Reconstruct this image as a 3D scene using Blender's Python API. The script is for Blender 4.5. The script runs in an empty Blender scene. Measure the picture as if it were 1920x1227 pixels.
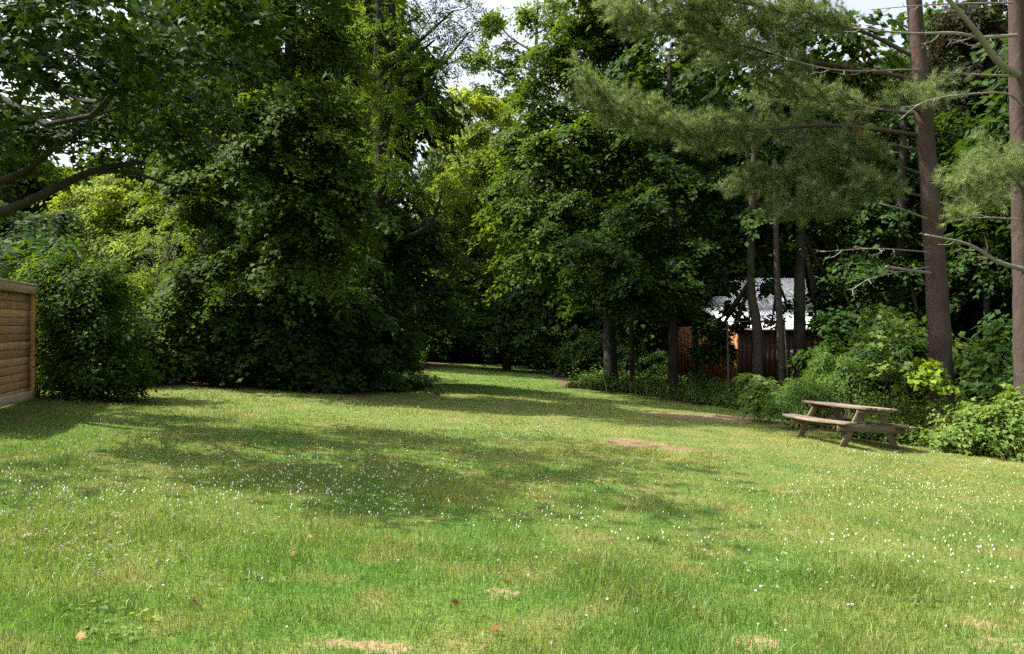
import bpy, math
import numpy as np
from mathutils import Vector, Matrix

# ------------------------------------------------------------------ camera, sky, sun, exposure
sc = bpy.context.scene
C = sc.collection
EYE = 1.7
F = 1440.0                                  # focal length in pixels of the 1920-wide photograph
cd = bpy.data.cameras.new('camera'); cam = bpy.data.objects.new('camera', cd); C.objects.link(cam)
cd.sensor_width = 36.0; cd.lens = 27.0; cd.clip_start = 0.05; cd.clip_end = 2000
cam.location = (0, 0, EYE); cam.rotation_euler = (math.radians(90), 0, 0)
sc.camera = cam

SUN_AZ, SUN_EL = -87.0, 55.0                # azimuth from +Y (view direction), negative = left
w = bpy.data.worlds.new('World'); sc.world = w; w.use_nodes = True
nt = w.node_tree; nt.nodes.clear()
sky = nt.nodes.new('ShaderNodeTexSky'); sky.sky_type = 'NISHITA'; sky.sun_disc = False
sky.sun_elevation = math.radians(SUN_EL); sky.sun_rotation = math.radians(SUN_AZ)
sky.air_density = 1.0; sky.dust_density = 6.0; sky.ozone_density = 1.0
bg = nt.nodes.new('ShaderNodeBackground'); bg.inputs[1].default_value = 0.125
wo = nt.nodes.new('ShaderNodeOutputWorld')
hz = nt.nodes.new('ShaderNodeHueSaturation'); hz.inputs['Saturation'].default_value = .45      # thin high haze
nt.links.new(sky.outputs[0], hz.inputs['Color']); nt.links.new(hz.outputs[0], bg.inputs[0]); nt.links.new(bg.outputs[0], wo.inputs[0])

sl = bpy.data.lights.new('sun', 'SUN'); sl.energy = 4.3; sl.angle = math.radians(0.6); sl.color = (1.0, 0.95, 0.86)
so = bpy.data.objects.new('sun', sl); C.objects.link(so)
a, e = math.radians(SUN_AZ), math.radians(SUN_EL)
SDIR = Vector((math.sin(a)*math.cos(e), math.cos(a)*math.cos(e), math.sin(e)))
so.rotation_euler = SDIR.to_track_quat('Z', 'Y').to_euler()
so.location = (-20, 10, 30)

sc.view_settings.view_transform = 'Standard'; sc.view_settings.look = 'None'
sc.view_settings.exposure = 1.6; sc.view_settings.gamma = 1.0
sc.render.engine = 'CYCLES'
cy = sc.cycles
cy.max_bounces = 6; cy.diffuse_bounces = 3; cy.glossy_bounces = 2; cy.transmission_bounces = 4; cy.transparent_max_bounces = 4
cy.caustics_reflective = False; cy.caustics_refractive = False
cy.use_adaptive_sampling = True; cy.adaptive_threshold = 0.02
cy.use_denoising = False
cy.sample_clamp_indirect = 4.0

# ------------------------------------------------------------------ helpers
RNG = np.random.default_rng(7)
SX, SY = -0.072, -0.017                     # the lawn falls to the right and slightly away
def gz(x, y):
    x = np.asarray(x, float); y = np.asarray(y, float)
    xs = 26*np.tanh(x/26); ys = np.where(y < 60, y, 60 + 0.0*y)
    z = SX*xs + SY*ys
    z = z + 0.020*np.sin(x*1.7+.5*y)*np.sin(y*1.3-.4*x+1) + 0.012*np.sin(3.1*x+2)*np.sin(2.7*y)
    return z
def gz0(x, y): return float(gz(x, y))
def at(px, py, D):
    """the point at depth D metres seen at photograph pixel (px,py)"""
    return np.array([(px-960)/F*D, D, EYE-(py-613)/F*D])
def on_ground(px, py):
    """where the line of sight through a pixel meets the lawn"""
    kx, ky = (px-960)/F, (py-613)/F
    D = EYE/(ky+SX*kx+SY)
    x, y = kx*D, D
    return np.array([x, y, gz0(x, y)])

def tag(o, label=None, cat=None, group=None, kind=None):
    if label: o['label'] = label
    if cat: o['category'] = cat
    if group: o['group'] = group
    if kind: o['kind'] = kind
    return o
def empty(name, loc=(0, 0, 0), label=None, cat=None, group=None):
    o = bpy.data.objects.new(name, None); C.objects.link(o); o.location = loc
    o.empty_display_size = .2
    return tag(o, label, cat, group)
def link(name, me, mat=None, parent=None, loc=None, rot=None):
    o = bpy.data.objects.new(name, me); C.objects.link(o)
    if mat is not None and len(me.materials) == 0: me.materials.append(mat)
    if parent is not None:
        o.parent = parent
    if loc is not None: o.location = loc
    if rot is not None: o.rotation_euler = rot
    return o
def tri_mesh(name, V, T, attrs=None, smooth=False):
    V = np.ascontiguousarray(V, np.float32).reshape(-1, 3); T = np.ascontiguousarray(T, np.int32).reshape(-1, 3)
    me = bpy.data.meshes.new(name)
    me.vertices.add(len(V)); me.vertices.foreach_set('co', V.ravel())
    me.loops.add(T.size); me.loops.foreach_set('vertex_index', T.ravel())
    me.polygons.add(len(T)); me.polygons.foreach_set('loop_start', np.arange(0, T.size, 3, dtype=np.int32))
    if smooth: me.polygons.foreach_set('use_smooth', np.ones(len(T), bool))
    for k, v in (attrs or {}).items():
        at_ = me.attributes.new(k, 'FLOAT', 'POINT'); at_.data.foreach_set('value', np.ascontiguousarray(v, np.float32).ravel())
    me.update()
    return me
def norm(v): return v/np.maximum(np.linalg.norm(v, axis=-1, keepdims=True), 1e-9)

class Acc:
    """collects triangles into one mesh"""
    def __init__(s): s.V = []; s.T = []; s.A = []; s.n = 0
    def add(s, V, T, a=None):
        V = np.asarray(V, float).reshape(-1, 3); T = np.asarray(T, int).reshape(-1, 3)
        s.V.append(V); s.T.append(T+s.n); s.n += len(V)
        s.A.append(np.full(len(V), .5) if a is None else np.broadcast_to(np.asarray(a, float), (len(V),)))
    def mesh(s, name, smooth=False, off=None):
        V = np.concatenate(s.V); 
        if off is not None: V = V-np.asarray(off)
        return tri_mesh(name, V, np.concatenate(s.T), {'tint': np.concatenate(s.A)}, smooth)

def tube(acc, pts, rad, sides=6, wob=0.0, a=None, cap=True):
    pts = np.asarray(pts, float); rad = np.broadcast_to(np.asarray(rad, float), (len(pts),))
    t = norm(np.gradient(pts, axis=0))
    ref = np.array([0, 0, 1.0]) if abs(t[0][2]) < .8 else np.array([0, 1.0, 0])
    u = norm(np.cross(t, ref)); v = np.cross(t, u)
    ang = np.arange(sides)/sides*2*np.pi
    r = rad[:, None]*(1+wob*RNG.standard_normal((len(pts), sides)))
    ring = pts[:, None]+r[..., None]*(np.cos(ang)[None, :, None]*u[:, None]+np.sin(ang)[None, :, None]*v[:, None])
    V = ring.reshape(-1, 3); T = []
    n = len(pts)
    i = np.arange(n-1)[:, None]*sides; j = np.arange(sides)[None]; k = (j+1) % sides
    A = (i+j).ravel(); B = (i+k).ravel(); Cc = (i+sides+k).ravel(); Dd = (i+sides+j).ravel()
    T = np.concatenate([np.stack([A, B, Cc], 1), np.stack([A, Cc, Dd], 1)])
    if cap:
        V = np.concatenate([V, pts[-1:]+t[-1:]*rad[-1]*.3]); top = len(V)-1
        b = (n-1)*sides; jj = np.arange(sides)
        T = np.concatenate([T, np.stack([b+jj, b+(jj+1) % sides, np.full(sides, top)], 1)])
    acc.add(V, T, a)
def smooth_path(pts, n):
    """Catmull-Rom through the points"""
    P = np.asarray(pts, float)
    if len(P) == 2: 
        t = np.linspace(0, 1, n)[:, None]; return P[0]*(1-t)+P[1]*t
    Q = np.concatenate([[2*P[0]-P[1]], P, [2*P[-1]-P[-2]]])
    s = np.linspace(0, len(P)-1-1e-6, n); i = s.astype(int); f = (s-i)[:, None]
    p0, p1, p2, p3 = Q[i], Q[i+1], Q[i+2], Q[i+3]
    return .5*((2*p1)+(-p0+p2)*f+(2*p0-5*p1+4*p2-p3)*f*f+(-p0+3*p1-3*p2+p3)*f**3)
def box_mesh(name, sx, sy, sz, bev=.004, warp=0, seed=0):
    """a board centred at its own origin, long axis X, cut in a few sections so that it can be slightly warped"""
    r = np.random.default_rng(seed)
    n = 7
    xs = np.linspace(-sx/2, sx/2, n)
    hy, hz = sy/2, sz/2; b = min(bev, hy*.4, hz*.4)
    prof = np.array([[-hy+b, -hz], [hy-b, -hz], [hy, -hz+b], [hy, hz-b], [hy-b, hz], [-hy+b, hz], [-hy, hz-b], [-hy, -hz+b]])
    V = []
    ph = r.uniform(0, 6, 3)
    for k, x in enumerate(xs):
        f = x/sx
        dz = warp*(4*f*f-1)*.5+warp*.25*math.sin(6*f+ph[0]); dy = warp*.3*math.sin(5*f+ph[1])
        p = prof*(1+ (warp*.25)*r.standard_normal())
        V.append(np.column_stack([np.full(8, x), p[:, 0]+dy, p[:, 1]+dz]))
    V = np.concatenate(V); T = []
    for k in range(n-1):
        for j in range(8):
            A = k*8+j; B = k*8+(j+1) % 8
            T += [[A, B+8, B], [A, A+8, B+8]]
    for j in range(1, 7):
        T.append([0, j, j+1]); m = (n-1)*8; T.append([m, m+j+1, m+j])
    me = tri_mesh(name, V, T)
    return me

# ------------------------------------------------------------------ materials
def mat_new(name):
    m = bpy.data.materials.new(name); m.use_nodes = True
    nt = m.node_tree; nt.nodes.clear()
    out = nt.nodes.new('ShaderNodeOutputMaterial')
    return m, nt, out
def N(nt, typ, **kw):
    n = nt.nodes.new(typ)
    for k, v in kw.items(): setattr(n, k, v)
    return n
def mixc(nt, fac, a, b, mode='MIX'):
    m = nt.nodes.new('ShaderNodeMix'); m.data_type = 'RGBA'; m.blend_type = mode
    for sock, val in ((m.inputs[0], fac), (m.inputs[6], a), (m.inputs[7], b)):
        if hasattr(val, 'links'): nt.links.new(val, sock)
        elif isinstance(val, (tuple, list)): sock.default_value = (*val, 1) if len(val) == 3 else val
        else: sock.default_value = val
    return m.outputs[2]
def ramp(nt, fac, stops):
    r = nt.nodes.new('ShaderNodeValToRGB'); nt.links.new(fac, r.inputs[0])
    el = r.color_ramp.elements
    while len(el) < len(stops): el.new(.5)
    for e_, (p, c) in zip(el, stops):
        e_.position = p; e_.color = (*c, 1) if len(c) == 3 else (c[0],)*3+(1,)
    return r.outputs[0]
def noise(nt, vec, scale, detail=3, rough=.55, dist=0):
    n = nt.nodes.new('ShaderNodeTexNoise'); n.inputs['Scale'].default_value = scale
    n.inputs['Detail'].default_value = detail; n.inputs['Roughness'].default_value = rough; n.inputs['Distortion'].default_value = dist
    if vec is not None: nt.links.new(vec, n.inputs['Vector'])
    return n.outputs['Fac']
def mapping(nt, vec, scale=(1, 1, 1)):
    m = nt.nodes.new('ShaderNodeMapping'); m.inputs['Scale'].default_value = scale; nt.links.new(vec, m.inputs[0]); return m.outputs[0]

def leaf_mat(name, lo, mid, hi, trans=.42, rough=.6, tcol=None, spec=.09, objvar=.25):
    m, nt, out = mat_new(name)
    A = N(nt, 'ShaderNodeAttribute', attribute_name='tint')
    col = ramp(nt, A.outputs['Fac'], [(0.0, lo), (.5, mid), (1.0, hi)])
    oi = N(nt, 'ShaderNodeObjectInfo')
    hsv = N(nt, 'ShaderNodeHueSaturation')
    mr = N(nt, 'ShaderNodeMapRange'); nt.links.new(oi.outputs['Random'], mr.inputs[0]); mr.inputs[3].default_value = 1-objvar*.5; mr.inputs[4].default_value = 1+objvar*.5
    nt.links.new(col, hsv.inputs['Color']); nt.links.new(mr.outputs[0], hsv.inputs['Value'])
    p = N(nt, 'ShaderNodeBsdfPrincipled'); nt.links.new(hsv.outputs[0], p.inputs['Base Color'])
    p.inputs['Roughness'].default_value = rough; p.inputs['Specular IOR Level'].default_value = spec
    t = N(nt, 'ShaderNodeBsdfTranslucent')
    tc = mixc(nt, 1.0, hsv.outputs[0], tcol or (1.9, 1.75, .55), 'MULTIPLY'); nt.links.new(tc, t.inputs[0])
    mx = N(nt, 'ShaderNodeMixShader'); mx.inputs[0].default_value = trans
    nt.links.new(p.outputs[0], mx.inputs[1]); nt.links.new(t.outputs[0], mx.inputs[2]); nt.links.new(mx.outputs[0], out.inputs[0])
    return m
def bark_mat(name, lo, hi, scale=14, stretch=.18, bump=.6):
    m, nt, out = mat_new(name)
    tc = N(nt, 'ShaderNodeTexCoord')
    v = mapping(nt, tc.outputs['Object'], (1, 1, stretch))
    f = noise(nt, v, scale, 5, .65, .6); g = noise(nt, tc.outputs['Object'], 1.3, 3)
    col = mixc(nt, f, lo, hi); col = mixc(nt, ramp(nt, g, [(.4, (0,)), (.75, (1,))]), col, tuple(.6*c+.02 for c in hi))
    p = N(nt, 'ShaderNodeBsdfPrincipled'); p.inputs['Roughness'].default_value = .92; p.inputs['Specular IOR Level'].default_value = .1
    nt.links.new(col, p.inputs['Base Color'])
    b = N(nt, 'ShaderNodeBump'); b.inputs['Strength'].default_value = bump; b.inputs['Distance'].default_value = .03
    nt.links.new(f, b.inputs['Height']); nt.links.new(b.outputs[0], p.inputs['Normal']); nt.links.new(p.outputs[0], out.inputs[0])
    return m
def wood_mat(name, lo, hi, stain, grain=(1.2, 22, 22), rough=.85, bump=.5):
    m, nt, out = mat_new(name)
    tc = N(nt, 'ShaderNodeTexCoord'); oi = N(nt, 'ShaderNodeObjectInfo')
    add = N(nt, 'ShaderNodeVectorMath', operation='ADD'); nt.links.new(tc.outputs['Object'], add.inputs[0])
    sc_ = N(nt, 'ShaderNodeVectorMath', operation='SCALE'); sc_.inputs[0].default_value = (13, 7, 5); nt.links.new(oi.outputs['Random'], sc_.inputs['Scale'])
    nt.links.new(sc_.outputs[0], add.inputs[1])
    v = mapping(nt, add.outputs[0], grain)
    f = noise(nt, v, 2.2, 6, .7, .8); g = noise(nt, add.outputs[0], 3.2, 4, .6)
    col = mixc(nt, ramp(nt, f, [(.3, (0,)), (.7, (1,))]), lo, hi)
    col = mixc(nt, ramp(nt, g, [(.52, (0,)), (.78, (.75,))]), col, stain)
    hsv = N(nt, 'ShaderNodeHueSaturation'); mr = N(nt, 'ShaderNodeMapRange'); nt.links.new(oi.outputs['Random'], mr.inputs[0])
    mr.inputs[3].default_value = .66; mr.inputs[4].default_value = 1.25; nt.links.new(mr.outputs[0], hsv.inputs['Value']); nt.links.new(col, hsv.inputs['Color'])
    p = N(nt, 'ShaderNodeBsdfPrincipled'); p.inputs['Roughness'].default_value = rough; p.inputs['Specular IOR Level'].default_value = .2
    nt.links.new(hsv.outputs[0], p.inputs['Base Color'])
    b = N(nt, 'ShaderNodeBump'); b.inputs['Strength'].default_value = bump; b.inputs['Distance'].default_value = .004
    nt.links.new(f, b.inputs['Height']); nt.links.new(b.outputs[0], p.inputs['Normal']); nt.links.new(p.outputs[0], out.inputs[0])
    return m
def plain_mat(name, col, rough=.6, metal=0, var=.2, scale=6):
    m, nt, out = mat_new(name)
    tc = N(nt, 'ShaderNodeTexCoord'); f = noise(nt, tc.outputs['Object'], scale, 4)
    c = mixc(nt, f, tuple(x*(1-var) for x in col), tuple(min(1, x*(1+var)) for x in col))
    p = N(nt, 'ShaderNodeBsdfPrincipled'); p.inputs['Roughness'].default_value = rough; p.inputs['Metallic'].default_value = metal
    nt.links.new(c, p.inputs['Base Color']); nt.links.new(p.outputs[0], out.inputs[0])
    return m

M = {}
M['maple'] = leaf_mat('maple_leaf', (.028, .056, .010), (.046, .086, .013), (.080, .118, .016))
M['maple_shade'] = leaf_mat('shaded_maple_leaf', (.017, .037, .010), (.025, .053, .012), (.042, .076, .015), trans=.36)  # darker copy of the maple leaf: woodland shade put into the colour
M['maple_deep_shade'] = leaf_mat('deep_shade_maple_leaf', (.014, .030, .009), (.021, .044, .011), (.032, .060, .013), trans=.20)  # darkest maple copy, shade of the overhanging crown painted into the leaves
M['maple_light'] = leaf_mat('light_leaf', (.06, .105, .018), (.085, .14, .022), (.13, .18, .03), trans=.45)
M['walnut'] = leaf_mat('pinnate_leaf', (.045, .085, .016), (.065, .115, .018), (.10, .15, .024), trans=.45)
M['sunny'] = leaf_mat('sunlit_leaf', (.095, .145, .020), (.135, .185, .028), (.18, .23, .042), trans=.48)  # brightened leaf colour standing in for sunlight on the crown
M['sumac'] = leaf_mat('sumac_leaf', (.07, .12, .03), (.10, .16, .04), (.15, .21, .06), trans=.4)
M['shrub'] = leaf_mat('shrub_leaf', (.026, .060, .010), (.042, .086, .012), (.078, .126, .017))
M['bramble'] = leaf_mat('bramble_leaf', (.07, .12, .026), (.10, .165, .036), (.17, .225, .065), trans=.38)
M['weed'] = leaf_mat('weed_leaf', (.05, .10, .024), (.072, .135, .030), (.12, .18, .045), trans=.38)
M['bright'] = leaf_mat('bright_leaf', (.12, .19, .022), (.17, .25, .028), (.22, .30, .04), trans=.4)
M['crimson'] = leaf_mat('purple_leaf', (.016, .022, .012), (.022, .026, .015), (.032, .034, .02), tcol=(1.4, .9, .7))
M['dry'] = leaf_mat('dry_stem', (.16, .12, .05), (.24, .18, .08), (.34, .26, .13), trans=.15, tcol=(1, .9, .7))
M['rust'] = leaf_mat('dead_needle', (.07, .028, .010), (.12, .048, .015), (.18, .08, .03), trans=.2, tcol=(1, .8, .6))
M['pine'] = leaf_mat('pine_needle', (.11, .15, .052), (.165, .215, .090), (.25, .31, .185), trans=.42, rough=.5, tcol=(1.3, 1.3, .7))
M['fallen'] = leaf_mat('fallen_leaf', (.15, .075, .03), (.25, .125, .05), (.34, .21, .10), trans=.2, tcol=(1, .8, .5))
M['bark'] = bark_mat('grey_bark', (.024, .019, .015), (.066, .053, .044))
M['bark_dark'] = bark_mat('dark_bark', (.014, .012, .010), (.040, .034, .028))
M['bark_pale'] = bark_mat('pale_bark', (.12, .115, .10), (.24, .23, .21))
M['bark_pine'] = bark_mat('pine_bark', (.018, .012, .010), (.090, .064, .054), scale=6, stretch=.35, bump=1.4)
M['twig'] = bark_mat('dead_branch', (.12, .105, .09), (.26, .235, .21), scale=20)
M['table'] = wood_mat('weathered_wood', (.10, .078, .058), (.27, .222, .172), (.07, .048, .028))
M['frame'] = wood_mat('greyed_wood', (.085, .068, .045), (.19, .152, .102), (.06, .055, .025))
M['fence'] = wood_mat('stained_fence_board', (.29, .165, .078), (.52, .31, .152), (.19, .115, .065), grain=(1.5, 14, 14), bump=.2)
M['post'] = wood_mat('orange_post_wood', (.46, .235, .085), (.66, .37, .15), (.36, .20, .09), grain=(1.2, 20, 20))
M['cap'] = wood_mat('greyed_cap_board', (.34, .24, .15), (.56, .42, .28), (.24, .17, .11), grain=(1.5, 14, 14))

# lawn colours shared by the ground sheet and the grass blades: patches that follow the place
def lawn_colour(nt, lush, dry, straw):
    g = N(nt, 'ShaderNodeNewGeometry')
    n1 = noise(nt, g.outputs['Position'], .42, 4, .6); n2 = noise(nt, g.outputs['Position'], 1.7, 3, .6); n3 = noise(nt, g.outputs['Position'], 9, 2)
    c = mixc(nt, ramp(nt, n1, [(.40, (0,)), (.60, (1,))]), lush, dry)
    c = mixc(nt, ramp(nt, n2, [(.50, (0,)), (.68, (.85,))]), c, straw)
    c = mixc(nt, ramp(nt, n3, [(.35, (0,)), (.65, (.35,))]), c, tuple(.55*x for x in lush))
    # the right and far parts of the lawn are drier
    sx = N(nt, 'ShaderNodeSeparateXYZ'); nt.links.new(g.outputs['Position'], sx.inputs[0])
    ad = N(nt, 'ShaderNodeMath', operation='MULTIPLY_ADD'); nt.links.new(sx.outputs[0], ad.inputs[0]); ad.inputs[1].default_value = .6; nt.links.new(sx.outputs[1], ad.inputs[2])
    mr = N(nt, 'ShaderNodeMapRange'); nt.links.new(ad.outputs[0], mr.inputs[0]); mr.inputs[1].default_value = 5; mr.inputs[2].default_value = 18; mr.inputs[3].default_value = 0; mr.inputs[4].default_value = .55
    mu = N(nt, 'ShaderNodeMath', operation='MULTIPLY'); nt.links.new(mr.outputs[0], mu.inputs[0]); nt.links.new(ramp(nt, n2, [(.25, (.4,)), (.6, (1,))]), mu.inputs[1])
    m2 = N(nt, 'ShaderNodeMapRange'); nt.links.new(sx.outputs[1], m2.inputs[0]); m2.inputs[1].default_value = 20; m2.inputs[2].default_value = 27; m2.inputs[3].default_value = 1; m2.inputs[4].default_value = 0
    m3 = N(nt, 'ShaderNodeMath', operation='MULTIPLY'); nt.links.new(mu.outputs[0], m3.inputs[0]); nt.links.new(m2.outputs[0], m3.inputs[1])
    return mixc(nt, m3.outputs[0], c, straw)
LUSH, DRY, STRAW = (.090, .182, .030), (.145, .200, .042), (.220, .218, .076)
def grass_mat():
    m, nt, out = mat_new('grass_blade')
    c = lawn_colour(nt, LUSH, DRY, STRAW)
    A = N(nt, 'ShaderNodeAttribute', attribute_name='tint')
    v = ramp(nt, A.outputs['Fac'], [(0, (.72,)), (.86, (1.15,)), (.9, (1.35, 1.15, 1.0)), (1, (1.55, 1.32, 1.25))])
    c = mixc(nt, 1, c, v, 'MULTIPLY')
    p = N(nt, 'ShaderNodeBsdfPrincipled'); p.inputs['Roughness'].default_value = .45; p.inputs['Specular IOR Level'].default_value = .35; nt.links.new(c, p.inputs['Base Color'])
    t = N(nt, 'ShaderNodeBsdfTranslucent'); nt.links.new(mixc(nt, 1, c, (1.5, 1.5, .6), 'MULTIPLY'), t.inputs[0])
    mx = N(nt, 'ShaderNodeMixShader'); mx.inputs[0].default_value = .35
    nt.links.new(p.outputs[0], mx.inputs[1]); nt.links.new(t.outputs[0], mx.inputs[2]); nt.links.new(mx.outputs[0], out.inputs[0])
    return m
def ground_mat():
    m, nt, out = mat_new('lawn_ground')
    g = N(nt, 'ShaderNodeNewGeometry')
    c = lawn_colour(nt, tuple(.75*x for x in LUSH), tuple(.8*x for x in DRY), tuple(.8*x for x in STRAW))
    nf = noise(nt, g.outputs['Position'], 60, 3, .7)
    c = mixc(nt, 1, c, ramp(nt, nf, [(.3, (.45,)), (.7, (1.25,))]), 'MULTIPLY')
    A = N(nt, 'ShaderNodeAttribute', attribute_name='dirt')
    nd = noise(nt, g.outputs['Position'], 11, 7, .78)
    soil = mixc(nt, nd, (.13, .085, .045), (.34, .25, .145))
    A3 = N(nt, 'ShaderNodeAttribute', attribute_name='rusty'); soil = mixc(nt, A3.outputs['Fac'], soil, mixc(nt, nd, (.085, .058, .036), (.20, .14, .085)))
    A2 = N(nt, 'ShaderNodeAttribute', attribute_name='litter')
    lit = mixc(nt, nf, (.05, .035, .02), (.14, .10, .055))
    ad = N(nt, 'ShaderNodeMath', operation='ADD'); nt.links.new(A.outputs['Fac'], ad.inputs[0])
    mm = N(nt, 'ShaderNodeMath', operation='MULTIPLY_ADD'); nt.links.new(nd, mm.inputs[0]); mm.inputs[1].default_value = 1.8; mm.inputs[2].default_value = -.9; nt.links.new(mm.outputs[0], ad.inputs[1])
    c = mixc(nt, ramp(nt, ad.outputs[0], [(.42, (0,)), (.62, (1,))]), c, soil)
    c = mixc(nt, A2.outputs['Fac'], c, lit)
    p = N(nt, 'ShaderNodeBsdfPrincipled'); p.inputs['Roughness'].default_value = .95; p.inputs['Specular IOR Level'].default_value = .1
    nt.links.new(c, p.inputs['Base Color'])
    b = N(nt, 'ShaderNodeBump'); b.inputs['Strength'].default_value = .7; b.inputs['Distance'].default_value = .02; nt.links.new(nf, b.inputs['Height']); nt.links.new(b.outputs[0], p.inputs['Normal'])
    nt.links.new(p.outputs[0], out.inputs[0])
    return m
M['grass'] = grass_mat(); M['ground'] = ground_mat()

# ------------------------------------------------------------------ the ground
# bare patches (pixel centre, half width in px, half height in px) read off the photograph, turned into ellipses on the lawn
PATCH = []
for px, py, hw, hh, s in [(610, 1207, 45, 14, 1.0), (715, 1217, 55, 12, 1.0), (880, 1210, 45, 13, .95), (935, 1118, 30, 14, .8), (1425, 1203, 45, 16, .9),
                          (1830, 1165, 40, 14, .8), (1870, 1207, 60, 14, .85), (1195, 832, 42, 6, 1.35), (1265, 843, 32, 4, 1.0), (1290, 780, 60, 4, 1.2), (1400, 786, 50, 4, 1.1), (1440, 792, 25, 4, 1.0),
                          (960, 920, 40, 7, .5), (1290, 905, 60, 7, .45), (1010, 1070, 45, 12, .5), (350, 968, 45, 6, .45), (1500, 1000, 60, 14, .4), (760, 787, 60, 6, .4), (20, 760, 40, 5, .7), (1700, 845, 40, 4, .5)]:
    c = on_ground(px, py); e1 = on_ground(px+hw, py); n_, f_ = on_ground(px, py+hh), on_ground(px, py-hh)
    PATCH.append((c[0], c[1], abs(e1[0]-c[0]), abs(f_[1]-n_[1])/2, s))
def sn(x, y, s, ph=0):
    """cheap smooth patch noise 0..1"""
    return .5+.25*np.sin(x*s+ph+1.3*np.sin(y*s*.7+ph))+.25*np.sin(y*s*1.1-ph*2+1.1*np.sin(x*s*.6+2))
RUSTY = PATCH[7:12]
def rusty(x, y):
    d = np.zeros(np.shape(x))
    for cx, cy_, rx, ry, q in RUSTY: d = np.maximum(d, np.exp(-.4*(((x-cx)/rx)**2+((y-cy_)/ry)**2)))
    return d
def dirt(x, y):
    x = np.asarray(x, float); y = np.asarray(y, float); d = np.zeros(np.shape(x))
    for cx, cy_, rx, ry, s in PATCH:
        q = ((x-cx)/(rx*1.15))**2+((y-cy_)/(ry*1.15))**2
        d = np.maximum(d, s*np.exp(-q*.75))
    d = d*(.62+.75*sn(x, y, 9.3, 1)*sn(x, y, 21., 2)+.35*sn(x, y, 43., 4)*sn(x, y, 31., 5))
    return np.clip(d, 0, 1)
# woodland edges on the lawn: y beyond which the ground is leaf litter and undergrowth
RE = np.array([on_ground(px, py)[:2] for px, py in [(1060, 727), (1180, 737), (1300, 757), (1400, 772), (1480, 790)]] + [[7.9, 17.7], [9.1, 16.6], [10.6, 16.1], [12.5, 15.2], [16, 13]])
def right_edge(x): return np.interp(x, RE[:, 0], RE[:, 1])
def litter(x, y):
    x = np.asarray(x, float); y = np.asarray(y, float)
    r = (x > RE[0, 0]) & (y > right_edge(x)+.15)
    l = (x < -3.2-.02*y) & (y > 19.3+.25*np.sin(x*2))
    l2 = (x < -8.3) & (y > 15.5)
    b = (y > 50)
    return np.where(r | l | l2 | b, 1.0, 0.0)
def grid(name, xs, ys, mat):
    X, Y = np.meshgrid(xs, ys); Z = gz(X, Y)
    V = np.stack([X, Y, Z], -1).reshape(-1, 3); nx, ny = len(xs), len(ys)
    i = (np.arange(ny-1)[:, None]*nx+np.arange(nx-1)[None]).ravel()
    T = np.concatenate([np.stack([i, i+1, i+nx+1], 1), np.stack([i, i+nx+1, i+nx], 1)])
    me = tri_mesh(name, V, T, {'dirt': dirt(V[:, 0], V[:, 1]), 'litter': litter(V[:, 0], V[:, 1]), 'rusty': rusty(V[:, 0], V[:, 1])}, True)
    return link(name, me, mat)
xs = np.concatenate([np.linspace(-600, -30, 12), np.arange(-29, -12, 1.0), np.arange(-12, 14, .15), np.arange(14, 30, 1.0), np.linspace(31, 600, 12)])
ys = np.concatenate([np.linspace(-200, -4, 10), np.arange(-3, 3, .5), np.arange(3, 20, .14), np.arange(20, 56, .4), np.linspace(57, 900, 16)])
tag(grid('lawn', xs, ys, M['ground']), 'green lawn with dry patches, clover and bare spots', None, None, 'structure')

# ------------------------------------------------------------------ grass blades
def blades(P, h, wd, lean, seg, rng):
    n = len(P); az = rng.uniform(0, 2*np.pi, n); la = rng.uniform(0, 2*np.pi, n)
    side = np.stack([np.cos(az), np.sin(az), np.zeros(n)], 1)*wd[:, None]*.5
    ld = np.stack([np.cos(la), np.sin(la), np.zeros(n)], 1)
    up = np.array([0, 0, 1.0])
    tip = P+up*(h*np.sqrt(np.maximum(.1, 1-lean**2)))[:, None]+ld*(h*lean)[:, None]
    tint = rng.uniform(0, 1, n)
    if seg == 1:
        V = np.stack([P-side, P+side, tip], 1); T = np.arange(n)[:, None, None]*3+np.array([[0, 1, 2]])[None]
        return V.reshape(-1, 3), T.reshape(-1, 3), np.repeat(tint, 3)
    mid = P+up*(h*.58)[:, None]+ld*(h*lean*.28)[:, None]
    V = np.stack([P-side, P+side, mid-side*.8, mid+side*.8, tip], 1)
    T = np.arange(n)[:, None, None]*5+np.array([[0, 1, 3], [0, 3, 2], [2, 3, 4]])[None]
    return V.reshape(-1, 3), T.reshape(-1, 3), np.repeat(tint, 5)
def scatter(y0, y1, dens, rng, margin=1.6):
    hw = .667*y1+margin; n = int((2*hw)*(y1-y0)*dens)
    x = rng.uniform(-hw, hw, n); y = rng.uniform(y0, y1, n)
    ok = (np.abs(x) < .667*y+margin) & (litter(x, y) < .5)
    d = dirt(x, y)
    ok &= rng.uniform(0, 1, n) > d*.92
    return x[ok], y[ok]
acc = Acc(); rng = np.random.default_rng(11)
TUFTS = [on_ground(860, 848), on_ground(835, 940), on_ground(280, 965), on_ground(480, 1060), on_ground(640, 995), on_ground(1120, 1090), on_ground(1650, 1090), on_ground(1330, 855), on_ground(1220, 1120), on_ground(730, 815)]
_t = np.random.default_rng(4); TUFTS += [np.array([x_, y_, 0]) for y_ in _t.uniform(3.6, 17, 90) for x_ in [_t.uniform(-.7, .7)*y_]]
TUFTS += [np.array([x_, y_, 0]) for x_, y_ in ((7.25, 15.2), (7.9, 15.4), (6.7, 17.2), (7.4, 17.5))]
TAMP = np.concatenate([np.full(10, 1.1), _t.uniform(.3, 1.1, 90), np.full(4, 1.2)]); TRAD = np.concatenate([np.full(10, .35), _t.uniform(.10, .32, 90), np.full(4, .22)])
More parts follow.
